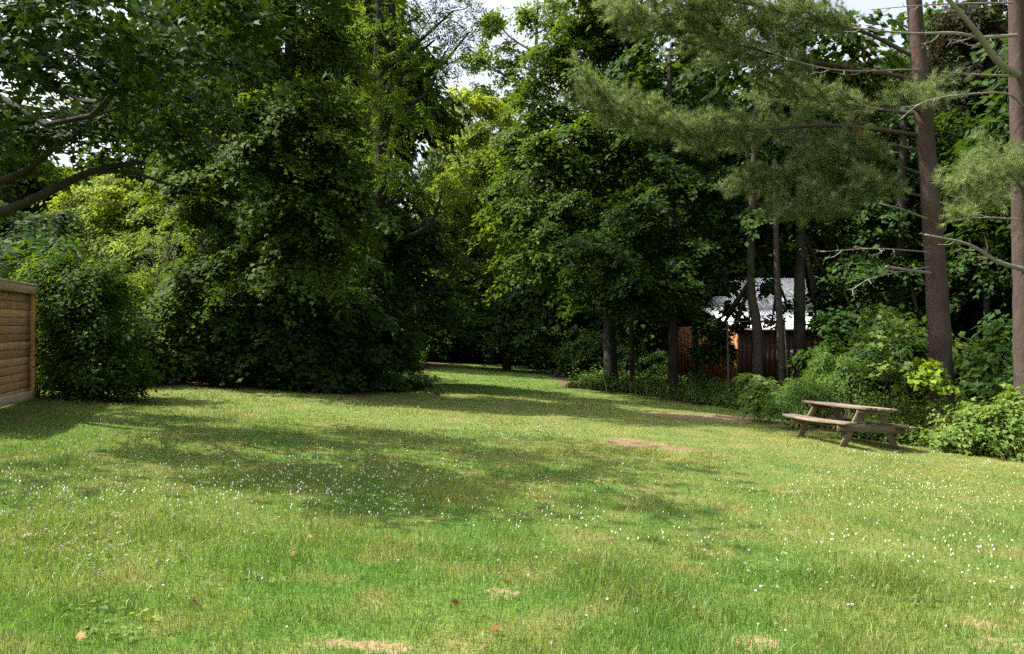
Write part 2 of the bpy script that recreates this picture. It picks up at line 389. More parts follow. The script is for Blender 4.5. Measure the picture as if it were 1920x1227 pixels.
for y0, y1, dens, h0, w0, seg in [(2.2, 4.6, 6500, .060, .0036, 2), (4.6, 6.2, 5000, .058, .0042, 2), (6.2, 9.0, 2600, .052, .0058, 1), (9.0, 14, 1300, .050, .009, 1), (14, 21, 520, .050, .014, 1), (21, 34, 190, .055, .022, 1), (34, 50, 60, .06, .035, 1)]:
    x, y = scatter(y0, y1, dens, rng)
    # clumpy: drop some where the patch noise is low
    k = rng.uniform(0, 1, len(x)) < .55+.6*sn(x, y, 3.1)*sn(x, y, 7.7, 2)
    x, y = x[k], y[k]
    h = h0*rng.lognormal(0, .35, len(x))*(.55+.85*sn(x, y, 1.15, 1)*sn(x, y, 2.9, 3)+.25)
    h *= 1-.35*np.clip((x*.6+y-8)/8, 0, 1)
    for t, ta_, tr_ in zip(TUFTS, TAMP, TRAD): h *= 1+ta_*np.exp(-(((x-t[0])/tr_)**2+((y-t[1])/tr_)**2))
    lean = np.clip(rng.normal(.45, .22, len(x)), 0, .92)
    V, T, A = blades(np.stack([x, y, gz(x, y)-.004], 1), h, w0*rng.uniform(.7, 1.3, len(x)), lean, seg, rng)
    acc.add(V, T, A)
for cx, cy_, rx, ry, q in PATCH[:7]+[(t[0], t[1], .5, .4, .3) for t in TUFTS[10:60]]:
    n = int(60+900*min(rx*ry*3.14, .5))
    x = cx+rng.normal(0, rx*.75, n); y = cy_+rng.normal(0, ry*.75, n); n = len(x)
    V, T, A = blades(np.stack([x, y, gz(x, y)+.003], 1), rng.uniform(.03, .09, n), np.full(n, .0028+.0006*cy_), np.clip(rng.normal(.93, .06, n), .6, .99), 1, rng)
    acc.add(V, T, np.clip(A*.1+.9, 0, 1))
tag(link('grass', acc.mesh('grass'), M['grass']), 'short mown green grass blades covering the lawn', 'grass', None, 'stuff')

# ------------------------------------------------------------------ foliage
def T_(vs, ts): return np.array(vs, float), np.array(ts, int)
LEAF = {
    # (u along the leaf, v across, n up), triangles
    'kite': T_([(0, 0, 0), (.42, .30, -.07), (1, 0, -.10), (.42, -.30, -.07)], [(0, 1, 2), (0, 2, 3)]),
    'narrow': T_([(0, 0, 0), (.40, .15, -.04), (1, 0, -.12), (.40, -.15, -.04)], [(0, 1, 2), (0, 2, 3)]),
    'heart': T_([(.1, 0, 0), (0, .3, -.05), (.35, .48, -.1), (1, 0, -.16), (.35, -.48, -.1), (0, -.3, -.05)], [(0, 1, 2), (0, 2, 3), (0, 3, 4), (0, 4, 5)]),
    'lobed': T_([(0, 0, 0), (.30, .52, -.12), (.52, .17, -.02), (1, 0, -.14), (.52, -.17, -.02), (.30, -.52, -.12)], [(0, 1, 2), (0, 2, 3), (0, 3, 4), (0, 4, 5)]),
    'maple': T_([(.40, 0, .02), (0, 0, 0), (.05, .42, -.06), (.38, .24, 0), (.66, .52, -.12), (.68, .15, 0), (1.05, 0, -.12), (.68, -.15, 0), (.66, -.52, -.12), (.38, -.24, 0), (.05, -.42, -.06)],
                [(0, i, i+1) for i in range(1, 10)]+[(0, 10, 1)]),
}
def add_leaves(acc, P, Nn, U, size, shape, tint):
    tv, tt = LEAF[shape]
    Nn = norm(Nn); U = norm(U-(U*Nn).sum(-1, keepdims=True)*Nn); W = np.cross(Nn, U)
    size = np.broadcast_to(np.asarray(size, float), (len(P),))
    V = P[:, None]+size[:, None, None]*(tv[None, :, 0:1]*U[:, None]+tv[None, :, 1:2]*W[:, None]+tv[None, :, 2:3]*Nn[:, None])
    T = np.arange(len(P))[:, None, None]*len(tv)+tt[None]
    acc.add(V.reshape(-1, 3), T.reshape(-1, 3), np.repeat(tint, len(tv)))
def pinnate(acc, P, U, Nn, L, pairs, rng, tint, wid=.32):
    """compound leaves: leaflets in pairs along a drooping rachis"""
    Nn = norm(Nn); U = norm(U-(U*Nn).sum(-1, keepdims=True)*Nn); W = np.cross(Nn, U)
    for k in range(pairs):
        f = .22+.78*k/pairs
        base = P+U*(L*f)[:, None]-Nn*(L*.28*f*f)[:, None]
        ll = L*wid*(1-.55*abs(f-.55))
        for s in (-1, 1):
            ax = W*s+U*.55-Nn*.25
            add_leaves(acc, base, Nn+W*s*.25+.25*rng.standard_normal(P.shape), ax, ll, 'narrow', tint)
    add_leaves(acc, P+U*(L*.98)[:, None]-Nn*(L*.27)[:, None], Nn, U-.3*Nn, L*wid, 'narrow', tint)
def sphere_dirs(n, rng):
    z = rng.uniform(-1, 1, n); p = rng.uniform(0, 2*np.pi, n); r = np.sqrt(1-z*z)
    return np.stack([r*np.cos(p), r*np.sin(p), z], 1)
DENSER, LARGER = 1.25, 1.0
AREA = {'kite': .34, 'narrow': .18, 'heart': .55, 'lobed': .42, 'maple': .62, 'pinnate': .60}
def foliage(acc, clumps, rng, leaf=.13, shape='lobed', fan=.62, dens=1.0, lai=1.0, flat=.07, droop=.45, upright=.9, inner=.2, shoots=0, tint_spread=.75, **_):
    """ragged leaf fans in tiers through ellipsoid clumps, drooping outwards; returns fan centres with the clump each belongs to"""
    cent = []; leaf = leaf*LARGER
    for ci, (c, r) in enumerate(clumps):
        c = np.asarray(c, float); r = np.asarray(r, float)
        area = 4*np.pi*((r[0]*r[1])**1.6/3+(r[0]*r[2])**1.6/3+(r[1]*r[2])**1.6/3)**(1/1.6)
        Rf = float(np.clip(fan*r.mean(), .16, 1.1))
        n = max(4, int(area*dens*DENSER*1.25/(np.pi*Rf*Rf*.75)))
        d = sphere_dirs(n, rng)
        rad = np.where(rng.uniform(0, 1, n) < inner, rng.uniform(.15, .6, n), rng.uniform(.60, 1.0, n))
        rad = rad*(1+.22*np.sin(d[:, 0]*4+ci*1.7)*np.sin(d[:, 1]*3+ci)+.15*np.sin(d[:, 2]*6+ci*2.3))
        pc = c+d*rad[:, None]*r
        ok = pc[:, 2] > gz(pc[:, 0], pc[:, 1])+.08
        pc, d = pc[ok], d[ok]; n = len(pc)
        if n == 0: continue
        cent.append((ci, pc))
        o = norm(d*np.array([1, 1, 0])+.35*rng.standard_normal((n, 3))*np.array([1, 1, 0])+1e-4)
        tilt = rng.uniform(-.25, .15, n)
        o = norm(o+np.array([0, 0, 1.0])*tilt[:, None])
        wv = norm(np.cross(np.array([0, 0, 1.0]), o)); wv = norm(wv+.25*rng.standard_normal((n, 1))*np.array([0, 0, 1.0]))
        nf = norm(np.cross(o, wv)); nf = nf*np.sign(nf[:, 2:3]+1e-6)
        nf = norm(nf*upright+o*.25)
        a_ = Rf*rng.uniform(.7, 1.5, n); b_ = Rf*rng.uniform(.45, .9, n)
        cnt = np.maximum(4, (np.pi*a_*b_*lai*1.15/(leaf*leaf*AREA[shape]*(1.7 if shape == 'pinnate' else 1))*rng.uniform(.7, 1.3, n)).astype(int))
        if shape == 'pinnate': cnt = np.maximum(3, cnt)
        m = int(cnt.sum()); rep = lambda q: np.repeat(q, cnt, 0)
        th = rng.uniform(0, 2*np.pi, m); ph = rep(rng.uniform(0, 6.28, n))
        rr = rng.uniform(0, 1, m)**.55*(.62+.42*np.abs(np.sin(2.5*th+ph))+.12*rng.standard_normal(m))
        X, Y = rr*np.cos(th), rr*np.sin(th)
        P = rep(pc)+rep(o)*(X*rep(a_))[:, None]+rep(wv)*(Y*rep(b_))[:, None]+rep(nf)*(rng.standard_normal(m)*flat)[:, None]
        dr = np.clip(X+.35, 0, 1.6)
        P[:, 2] -= (droop*dr*dr+.12*droop*Y*Y)*rep(a_)
        P += .04*rng.standard_normal((m, 3))
        ok = P[:, 2] > gz(P[:, 0], P[:, 1])+.02
        nl = norm(rep(nf)+rep(o)*(droop*dr*.8)[:, None]+.38*rng.standard_normal((m, 3)))
        ul = rep(o)*(.6+X)[:, None]+rep(wv)*Y[:, None]*1.2+.45*rng.standard_normal((m, 3))-np.array([0, 0, .35])
        ti = np.clip(rep(rng.normal(.5, .17, n))+rng.normal(0, tint_spread*.35, m), 0, 1)
        sz = leaf*np.clip(rng.lognormal(0, .28, m), .45, 1.6)
        if shape == 'pinnate':
            pinnate(acc, P[ok], ul[ok], nl[ok], sz[ok], 5, rng, ti[ok])
        else:
            add_leaves(acc, P[ok], nl[ok], ul[ok], sz[ok], shape, ti[ok])
        if shoots:                                   # long shoots that break the outline
            k = max(1, int(shoots*area)); dd = norm(sphere_dirs(k, rng)*np.array([1, 1, .6])+np.array([0, 0, .45]))
            for q in range(k):
                L = rng.uniform(.35, .8)*r.mean()**.5; st = c+dd[q]*r*.85; t = np.sort(rng.uniform(0, 1, int(L/.035)))
                pp = st+dd[q]*(t*L)[:, None]+np.array([0, 0, -.35])*((t*L)**2)[:, None]
                if pp[:, 2].min() < gz0(st[0], st[1])+.1: continue
                az = rng.uniform(0, 6.28, len(t)); ou = np.stack([np.cos(az), np.sin(az), np.full(len(t), -.1)], 1)
                add_leaves(acc, pp, np.array([0, 0, 1.0])+.5*rng.standard_normal((len(t), 3)), ou+dd[q]*.6, leaf*rng.uniform(.7, 1.2, len(t))*(1.1-.4*t), 'kite' if shape == 'pinnate' else shape, np.clip(rng.normal(.65, .15, len(t)), 0, 1))
    return cent
def branches(accs, trunk, trad, clumps, cent, rng, limb_r=.09, twig=.5, lowest=.25):
    """limbs from the trunk to each clump, twigs on to the sprays; one Acc per limb goes into the list accs"""
    trunk = np.asarray(trunk, float)
    for ci, (c, r) in enumerate(clumps):
        acc = Acc(); accs.append(acc)
        c = np.asarray(c, float)
        hd = np.linalg.norm(trunk[:, :2]-c[:2], axis=1)
        want = c[2]-.55*hd.mean()
        i = int(np.argmin(np.abs(trunk[:, 2]-want)+.0*hd)); i = max(i, int(len(trunk)*lowest))
        s = trunk[min(i, len(trunk)-1)]
        mid = s*.45+c*.55+np.array([0, 0, -.12*np.linalg.norm(c-s)])+rng.standard_normal(3)*.12*np.linalg.norm(c-s)*.6
        path = smooth_path([s, mid, c], 7)
        r0 = min(limb_r*(.6+.12*np.linalg.norm(c-s)), .7*trad[min(i, len(trunk)-1)])
        tube(acc, path, np.linspace(r0, r0*.3, 7), 6, .05)
        for cj, pc in cent:
            if cj != ci: continue
            k = rng.uniform(0, 1, len(pc)) < twig
            for p in pc[k]:
                st = path[rng.integers(2, 7)]
                m_ = st*.5+p*.5+rng.standard_normal(3)*.06*np.linalg.norm(p-st)-np.array([0, 0, .04])
                tube(acc, [st, m_, p], [r0*.22+.006, r0*.14+.005, .004], 3, 0, cap=False)
def trunk_path(base, pts, n=14):
    P = smooth_path([base]+[np.asarray(p, float) for p in pts], n); return P
def trunk_mesh(acc, path, r0, r1, sides=10, flare=.5, wob=.03):
    n = len(path); f = np.linspace(0, 1, n)
    z = path[:, 2]-path[0, 2]
    rad = r0+(r1-r0)*f**.85; rad = rad*(1+flare*np.exp(-z/.35))
    P = path.copy(); P[0, 2] -= .25
    tube(acc, P, rad, sides, wob)
    return rad
def px_clumps(L, dy=.8):
    """(px, py, depth, half width px, half height px[, half depth m]) -> ellipsoids in metres"""
    out = []
    for q in L:
        px, py, D, rw, rh = q[:5]; rx, rz = rw*D/F, rh*D/F
        out.append((at(px, py, D), np.array([rx, q[5] if len(q) > 5 else max(.6, rx*dy), rz])))
    return out
SEED = [100]
def tree(name, label, base_xy, pts, r0, r1, clumps, leaf_mat_, bark, cat='tree', group=None, limb_r=.09, twig=.45, lowest=.25, tsides=10, extra_limbs=(), high=(), high_lai=.7, **fk):
    SEED[0] += 1; rng = np.random.default_rng(SEED[0])
    b = np.array([base_xy[0], base_xy[1], gz0(*base_xy)])
    root = empty(name, b, label, cat, group)
    path = trunk_path(b, pts, 16)
    ta = Acc(); rad = trunk_mesh(ta, path, r0, r1, tsides)
    link('trunk', ta.mesh('trunk', True, b), bark, root)
    ca = Acc(); ba = []
    cent = foliage(ca, clumps, rng, **fk)
    branches(ba, path, rad, clumps, cent, rng, limb_r, twig, lowest)
    if high:                                    # the crown above the picture: larger, fewer leaves
        fk2 = dict(fk); fk2.update(leaf=fk.get('leaf', .13)*1.9, dens=fk.get('dens', 1)*.6, lai=high_lai)
        if fk2.get('shape') == 'pinnate': fk2.update(leaf=.26, shape='kite')
        elif fk2.get('shape') in ('maple', 'lobed'): fk2['shape'] = 'kite'
        ch = foliage(ca, high, rng, **fk2)
        branches(ba, path, rad, high, ch, rng, limb_r, .08, .6)
    for pl, ra, rb in extra_limbs:
        pp = smooth_path(pl, 12); q = Acc(); tube(q, pp, np.linspace(ra, rb, 12), 7, .05); ba.append(q)
    for q in ba: link('limb', q.mesh('limb', True, b), bark, root)
    cr = link('crown', ca.mesh('crown', False, b), leaf_mat_, root); cr['kind'] = 'stuff'
    return root
def shrub(name, label, base_xy, clumps, leaf_mat_, stems=6, cat='shrub', group=None, stem_r=.015, twig=.25, bark=None, **fk):
    SEED[0] += 1; rng = np.random.default_rng(SEED[0])
    b = np.array([base_xy[0], base_xy[1], gz0(*base_xy)])
    root = empty(name, b, label, cat, group)
    ca = Acc(); ba = Acc()
    cent = foliage(ca, clumps, rng, **fk)
    for k in range(stems):
        c, r = clumps[k % len(clumps)]
        s = b+np.array([*(rng.standard_normal(2)*.12), -.05]); t = np.asarray(c)+rng.standard_normal(3)*np.asarray(r)*.35
        m_ = s*.5+t*.5+rng.standard_normal(3)*.12+np.array([0, 0, .1])
        tube(ba, smooth_path([s, m_, t], 6), np.linspace(stem_r, stem_r*.35, 6), 5)
    for ci, pc in cent:
        c = np.asarray(clumps[ci][0]); 
        for p in pc[rng.uniform(0, 1, len(pc)) < twig]:
            tube(ba, [c*.6+b*.4*np.array([1, 1, 1])+np.array([0, 0, .0]) if False else c*.75+p*.25, p], [stem_r*.35, .003], 3, cap=False)
    link('stems', ba.mesh('stems', True, b), bark or M['bark'], root)
    fo = link('foliage', ca.mesh('foliage', False, b), leaf_mat_, root); fo['kind'] = 'stuff'
    return root

# --- the maple whose trunk stands out of the picture on the left and whose limbs reach in
b = (-10.4, 12.4)
cl = px_clumps([(40, 70, 8.6, 150, 105), (215, 130, 9.6, 140, 85), (60, 235, 11.2, 130, 65), (330, 60, 8.8, 110, 85), (200, 235, 11.6, 120, 40),
                (360, 190, 12.6, 100, 65), (-110, 190, 9.5, 110, 110), (130, 0, 7.6, 150, 70), (330, 245, 13, 70, 35), (10, 300, 12.8, 80, 40), (440, 120, 11.5, 70, 60), (430, 20, 10, 90, 60)], .9)
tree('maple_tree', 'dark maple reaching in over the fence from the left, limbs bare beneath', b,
     [(-10.3, 12.3, 3.2), (-9.9, 12.0, 6.5), (-9.6, 11.8, 10), (-9.3, 11.6, 13)], .34, .10, cl, M['maple_deep_shade'], M['bark_dark'],
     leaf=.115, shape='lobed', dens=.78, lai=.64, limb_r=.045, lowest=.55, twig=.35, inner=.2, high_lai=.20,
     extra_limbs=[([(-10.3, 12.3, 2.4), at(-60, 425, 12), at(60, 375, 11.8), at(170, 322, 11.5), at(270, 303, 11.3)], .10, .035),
                  ([at(175, 322, 11.5), at(240, 322, 11.3), at(300, 340, 11.2), at(380, 366, 11.1)], .04, .012),
                  ([(-10.3, 12.3, 3.0), at(-20, 350, 11.8), at(60, 312, 11.5), at(130, 255, 11.2), at(250, 185, 11)], .075, .02),
                  ([(-10.3, 12.3, 3.4), at(-30, 290, 11.2), at(40, 180, 10.9), at(110, 50, 10.6)], .08, .03),
                  ([(-10.3, 12.3, 2.9), at(0, 250, 12), at(200, 200, 12), at(380, 180, 12.2)], .09, .02)],
     high=[((-9.5, 8.6, 8.6), (2.4, 2.2, 1.6)), ((-6.8, 11.8, 12.2), (2.4, 2.6, 1.4)), ((-13.4, 13.6, 8.2), (2.4, 2.2, 1.6)), ((-6.4, 8.6, 9.6), (2.2, 1.8, 1.0))])  # unseen crown clumps, placed for the shade they cast on the lawn

# --- big drooping maple left of the middle
tree('maple_tree', 'big drooping maple left of the clearing, its leaves hanging in layers', (-5.9, 20.6),
     [(-6.0, 20.5, 4), (-5.9, 20.4, 9), (-5.7, 20.3, 15)], .30, .08,
     px_clumps([(560, 210, 19, 105, 75), (470, 300, 18.6, 120, 80), (610, 320, 19, 80, 80), (375, 270, 19.6, 85, 80), (520, 400, 18.6, 120, 60), (385, 410, 19.6, 75, 55),
                (620, 430, 19.4, 75, 80), (440, 110, 20.5, 120, 80), (590, 100, 21, 90, 70), (520, 20, 20.5, 130, 70), (560, 500, 19.3, 110, 50), (400, 500, 19.6, 80, 50), (360, 120, 20.5, 70, 80), (640, 220, 19.0, 60, 50), (665, 380, 19.2, 45, 40), (420, 200, 19, 60, 40), (320, 330, 20, 40, 50)], .9),
     M['maple'], M['bark_dark'], leaf=.125, dens=.82, droop=.6, twig=.2,
     high=[((-6.0, 20.2, 13.2), (3.0, 2.6, 1.7)), ((-5.2, 20.6, 15.6), (2.2, 2.2, 1.5))])

# --- tall tree with feathery leaves beside the clearing, dark trunk
tree('walnut_tree', 'tall feathery-leaved tree with a straight dark trunk left of the clearing', (-4.25, 24.4),
     [at(706, 560, 24.4), at(712, 400, 24.3), at(716, 200, 24.2), at(712, 0, 24.2), at(716, -180, 24.2)], .21, .10,
     px_clumps([(715, 45, 24, 70, 50), (790, 30, 24, 65, 45), (835, 95, 23.6, 55, 45), (770, 130, 24, 65, 45), (660, 60, 24.6, 60, 55), (850, 20, 24, 60, 40), (690, 150, 24.4, 60, 50), (745, 215, 24, 60, 40),
                (770, 330, 23.8, 75, 40), (830, 350, 23.6, 55, 40), (690, 270, 25, 55, 60), (880, 60, 23.8, 45, 35), (725, 300, 23.4, 40, 35), (700, 190, 23.4, 45, 35)], .9),
     M['walnut'], M['bark_dark'], leaf=.40, shape='pinnate', dens=1.0, lai=1.35, twig=.12, upright=1.0, droop=.4,
     extra_limbs=[([at(712, 330, 24.3), at(735, 190, 24.1), at(770, 115, 24), at(815, 75, 23.8)], .11, .03), ([at(714, 230, 24.3), at(738, 80, 24.2), at(733, -60, 24.2)], .11, .05)],
     high=[((-4.5, 24.3, 14.5), (2.4, 2.4, 1.6)), ((-2.4, 24.2, 14.0), (1.6, 1.6, 1.0))])
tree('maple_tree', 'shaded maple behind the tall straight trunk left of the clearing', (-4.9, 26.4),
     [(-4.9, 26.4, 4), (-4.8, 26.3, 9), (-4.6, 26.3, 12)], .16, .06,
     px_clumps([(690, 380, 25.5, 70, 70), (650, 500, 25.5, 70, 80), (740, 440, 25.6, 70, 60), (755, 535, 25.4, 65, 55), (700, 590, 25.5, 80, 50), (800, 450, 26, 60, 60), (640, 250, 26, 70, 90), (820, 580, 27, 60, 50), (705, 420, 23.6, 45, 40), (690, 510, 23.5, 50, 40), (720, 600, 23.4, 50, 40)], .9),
     M['maple_shade'], M['bark_dark'], leaf=.16, shape='kite', dens=.9, twig=.15)

# --- light trees closing the clearing
tree('poplar_tree', 'airy pale-barked tree standing tallest behind the middle of the wood', (2.4, 58),
     [at(1000, 300, 58), at(1005, 100, 58), at(1010, -80, 58)], .26, .07,
     px_clumps([(930, 40, 58, 35, 35), (985, 20, 58, 35, 35), (1040, 30, 58, 40, 40), (950, 110, 58, 35, 35), (1010, 95, 58, 35, 35), (900, 110, 57, 30, 35), (970, 180, 58, 45, 40), (1060, 110, 58, 30, 40), (905, 180, 57, 35, 30)], .9),
     M['maple_light'], M['bark_pale'], leaf=.22, dens=.85, lai=.9, twig=.6, shape='kite', inner=.4)
tree('ash_tree', 'bright yellow-green tree closing the far end of the clearing', (-1.4, 50),
     [at(920, 560, 50), at(910, 380, 50), at(900, 240, 50)], .22, .07,
     px_clumps([(870, 300, 49, 65, 55), (930, 240, 50, 55, 50), (900, 390, 48, 80, 55), (830, 380, 49, 60, 55), (960, 330, 49, 55, 60), (850, 470, 48, 70, 45), (930, 470, 48, 60, 50), (880, 200, 51, 50, 40), (840, 240, 52, 40, 40)], .9),
     M['sunny'], M['bark'], leaf=.2, shape='kite', dens=.9, twig=.2)
tree('ash_tree', 'shaded round tree low at the back of the clearing', (-.3, 43),
     [at(950, 600, 43), at(950, 520, 43)], .2, .08,
     px_clumps([(850, 570, 43, 55, 45), (920, 590, 42.5, 60, 45), (985, 560, 43, 60, 55), (1020, 500, 43, 50, 50), (970, 625, 42, 60, 32), (800, 600, 41, 50, 45)], .9),
     M['maple_shade'], M['bark_dark'], leaf=.24, shape='kite', dens=1.0, twig=.1)

# --- big bright maple right of the clearing
tree('maple_tree', 'tall bright maple right of the clearing, crown lit from the left', (4.0, 31),
     [at(1140, 560, 31), at(1120, 380, 31), at(1110, 150, 31), at(1112, -100, 31)], .28, .08,
     px_clumps([(1110, 40, 31, 75, 60), (1170, 90, 31, 65, 60), (1055, 120, 31, 70, 55), (1130, 160, 30.4, 85, 60), (1015, 205, 31, 65, 50), (1090, 250, 30.2, 90, 60), (1020, 310, 30.2, 80, 55), (1165, 320, 30.4, 80, 60),
                (965, 270, 31.5, 45, 45), (975, 400, 30, 75, 55), (1075, 400, 29.6, 90, 55), (1000, 490, 29.6, 75, 50), (1180, 230, 31, 70, 60)], .9),
     M['maple'], M['bark_dark'], leaf=.17, shape='kite', dens=.95, twig=.2, droop=.5,
     high=[((3.3, 31, 16.6), (2.6, 2.6, 2.0)), ((4.6, 31, 14.5), (2.0, 2.2, 1.6))])
tree('maple_tree', 'low-branched maple with big leaves between the clearing and the bare trunks', (5.78, 27.6),
     [at(1262, 600, 27.6), at(1262, 430, 27.5), at(1258, 250, 27.4), at(1255, 100, 27.4)], .19, .07,
     px_clumps([(1130, 470, 26.6, 80, 45), (1210, 420, 26.8, 85, 50), (1110, 540, 26.8, 60, 40), (1180, 530, 26.4, 70, 45), (1255, 520, 26.6, 70, 45), (1240, 560, 26.4, 75, 22), (1300, 450, 27, 70, 55), (1160, 575, 26.6, 45, 16),
                (1260, 320, 27.4, 80, 70), (1330, 360, 27.4, 60, 60), (1220, 210, 27.6, 60, 60), (1300, 540, 27, 35, 25)], .9),
     M['maple_shade'], M['bark_dark'], leaf=.15, dens=.85, lai=.85, twig=.25, droop=.4,
     high=[((6.0, 28, 11.5), (2.4, 2.2, 1.8)), ((7.5, 28.5, 13), (2.4, 2.2, 1.8))])

# --- bare trunks right of the middle, crowns meeting above
def trunk_tree(label, pxb, D, pts, r0, r1, cl, mat=M['maple_shade'], bark=M['bark_dark'], **k):
    k.setdefault('shape', 'kite')
    return tree('maple_tree', label, ((pxb-960)/F*D, D), [at(a_, b_, D) for a_, b_ in pts], r0, r1, px_clumps(cl, .9), mat, bark, leaf=k.pop('leaf', .19), dens=k.pop('dens', .9), twig=.12, lowest=.5, **k)
trunk_tree('thick dark trunk nearest the clearing on its right side', 1150, 31.5, [(1146, 600), (1143, 480), (1150, 300)], .21, .10, [(1150, 500, 32.5, 60, 50), (1200, 380, 33, 60, 60)])
trunk_tree('thin dark trunk just right of the thick one by the clearing', 1186, 30.5, [(1184, 600), (1182, 450)], .10, .06, [(1190, 440, 31.5, 60, 50), (1220, 540, 33, 40, 25)])
trunk_tree('slim dark trunk in front of the orange boarded wall', 1305, 29.5, [(1302, 600), (1300, 450), (1300, 250)], .12, .07, [(1300, 300, 30.5, 70, 60), (1360, 440, 30.5, 60, 50), (1345, 250, 31, 60, 60), (1345, 530, 30.5, 40, 18)])
trunk_tree('curving brown trunk left of the white roof', 1421, 26.5, [(1420, 620), (1408, 540), (1410, 400), (1420, 150)], .21, .10, [(1400, 420, 27.5, 70, 60), (1440, 330, 28, 70, 70), (1380, 280, 28, 60, 70), (1360, 500, 27.5, 50, 35), (1335, 610, 28.5, 26, 20), (1325, 660, 29, 30, 22), (1375, 575, 28, 20, 12), (1395, 603, 28, 16, 7), (1350, 640, 28.6, 22, 30)], bark=M['bark'], high=[((9.2, 27.5, 11.5), (2.2, 2.2, 1.8))])
trunk_tree('slim leaning trunk crossing the white roof', 1470, 26.0, [(1462, 600), (1456, 480), (1452, 300)], .14, .08, [(1470, 430, 27, 50, 50), (1440, 535, 27, 16, 8), (1472, 572, 26.8, 13, 9), (1448, 600, 26.8, 10, 5), (1480, 280, 28, 70, 70)], bark=M['bark'])
trunk_tree('straight grey-brown trunk at the right end of the white roof', 1500, 26.8, [(1499, 600), (1500, 460), (1502, 200), (1505, -50)], .24, .12, [(1530, 420, 27.8, 70, 50), (1580, 330, 28.5, 80, 70), (1560, 470, 28, 50, 30), (1590, 570, 27.5, 26, 26), (1600, 620, 27.5, 36, 28), (1545, 575, 27.5, 12, 8), (1535, 545, 27.4, 24, 10), (1530, 603, 27.4, 20, 6), (1560, 590, 27.5, 14, 14), (1530, 150, 28.5, 70, 90), (1600, 200, 29, 70, 80)], bark=M['bark'], high=[((12.0, 28.5, 12), (2.6, 2.4, 2.0))])
trunk_tree('broad shaded maple hiding behind the pine trunk', 1690, 25.5, [(1688, 560), (1690, 400), (1695, 200)], .22, .1,
           [(1640, 420, 26, 70, 60), (1710, 350, 26.5, 70, 70), (1600, 520, 26, 50, 40), (1680, 520, 25.4, 60, 50), (1660, 610, 25, 70, 45), (1650, 250, 27, 80, 80), (1590, 600, 25.4, 50, 40), (1560, 660, 25, 60, 35), (1730, 620, 25, 50, 50)], dens=.7)
trunk_tree('dark purple-leaved tree showing bits of sky, top right', 1830, 27, [(1832, 500), (1835, 300), (1838, 100)], .22, .1,
           [(1800, 60, 27, 70, 60), (1870, 110, 27.5, 70, 70), (1810, 180, 27, 70, 55), (1890, 220, 27, 60, 60), (1760, 140, 28, 50, 70), (1850, 20, 27.5, 80, 50)], mat=M['crimson'], dens=.8, leaf=.16, lai=.7)
trunk_tree('green maple low between the two pines', 1850, 24, [(1851, 560), (1852, 420)], .14, .06,
           [(1800, 330, 25, 60, 50), (1860, 420, 24.6, 70, 50), (1810, 470, 24.4, 55, 45), (1880, 330, 25, 60, 55), (1860, 520, 24, 70, 35), (1790, 540, 24.6, 40, 30), (1950, 480, 24, 60, 70), (1800, 250, 26, 60, 50)], dens=.6)

# --- sunlit growth behind the big shrub on the left
tree('ash_tree', 'sunlit yellow-green tree rising behind the big shrub on the left', (-14.6, 30),
     [at(255, 560, 30), at(250, 430, 30), at(250, 360, 30)], .16, .05,
     px_clumps([(230, 390, 30, 70, 45), (180, 440, 29, 60, 45), (300, 400, 30, 55, 45), (250, 470, 29, 60, 40), (330, 350, 31, 45, 35), (150, 380, 31, 50, 40), (215, 345, 31, 40, 25), (270, 540, 27, 45, 35), (310, 600, 26, 40, 35), (240, 590, 28, 45, 40)], .9),
     M['sunny'], M['bark'], leaf=.15, shape='kite', dens=.95, twig=.2)
tree('ash_tree', 'green tree at the left edge above the fence', (-13.6, 20.5),
     [at(20, 560, 20.5), at(15, 440, 20.5)], .14, .05,
     px_clumps([(20, 420, 20, 90, 45), (60, 470, 19.5, 80, 55), (-60, 400, 20, 90, 70), (100, 430, 20.5, 50, 40), (30, 520, 19, 70, 40)], .9),
     M['maple_shade'], M['bark_dark'], leaf=.14, shape='kite', dens=.95, twig=.15)
def sumac(label, bpx, D, pts):
    cl = px_clumps(pts, 1.0)
    return tree('sumac', label, ((bpx-960)/F*D, D), [at(bpx-5, 600, D), at(bpx-12, 520, D)], .05, .03, cl, M['sumac'], M['bark_pale'], leaf=.45, shape='pinnate', dens=.6, twig=.8, upright=1.2, limb_r=.03, lowest=.3)
sumac('pale sumac with feathery fronds lit behind the big shrub', 305, 25, [(260, 440, 25, 50, 22), (310, 470, 25, 45, 30), (275, 500, 24.6, 40, 30), (330, 430, 25.4, 35, 25), (330, 530, 24.6, 35, 30)])

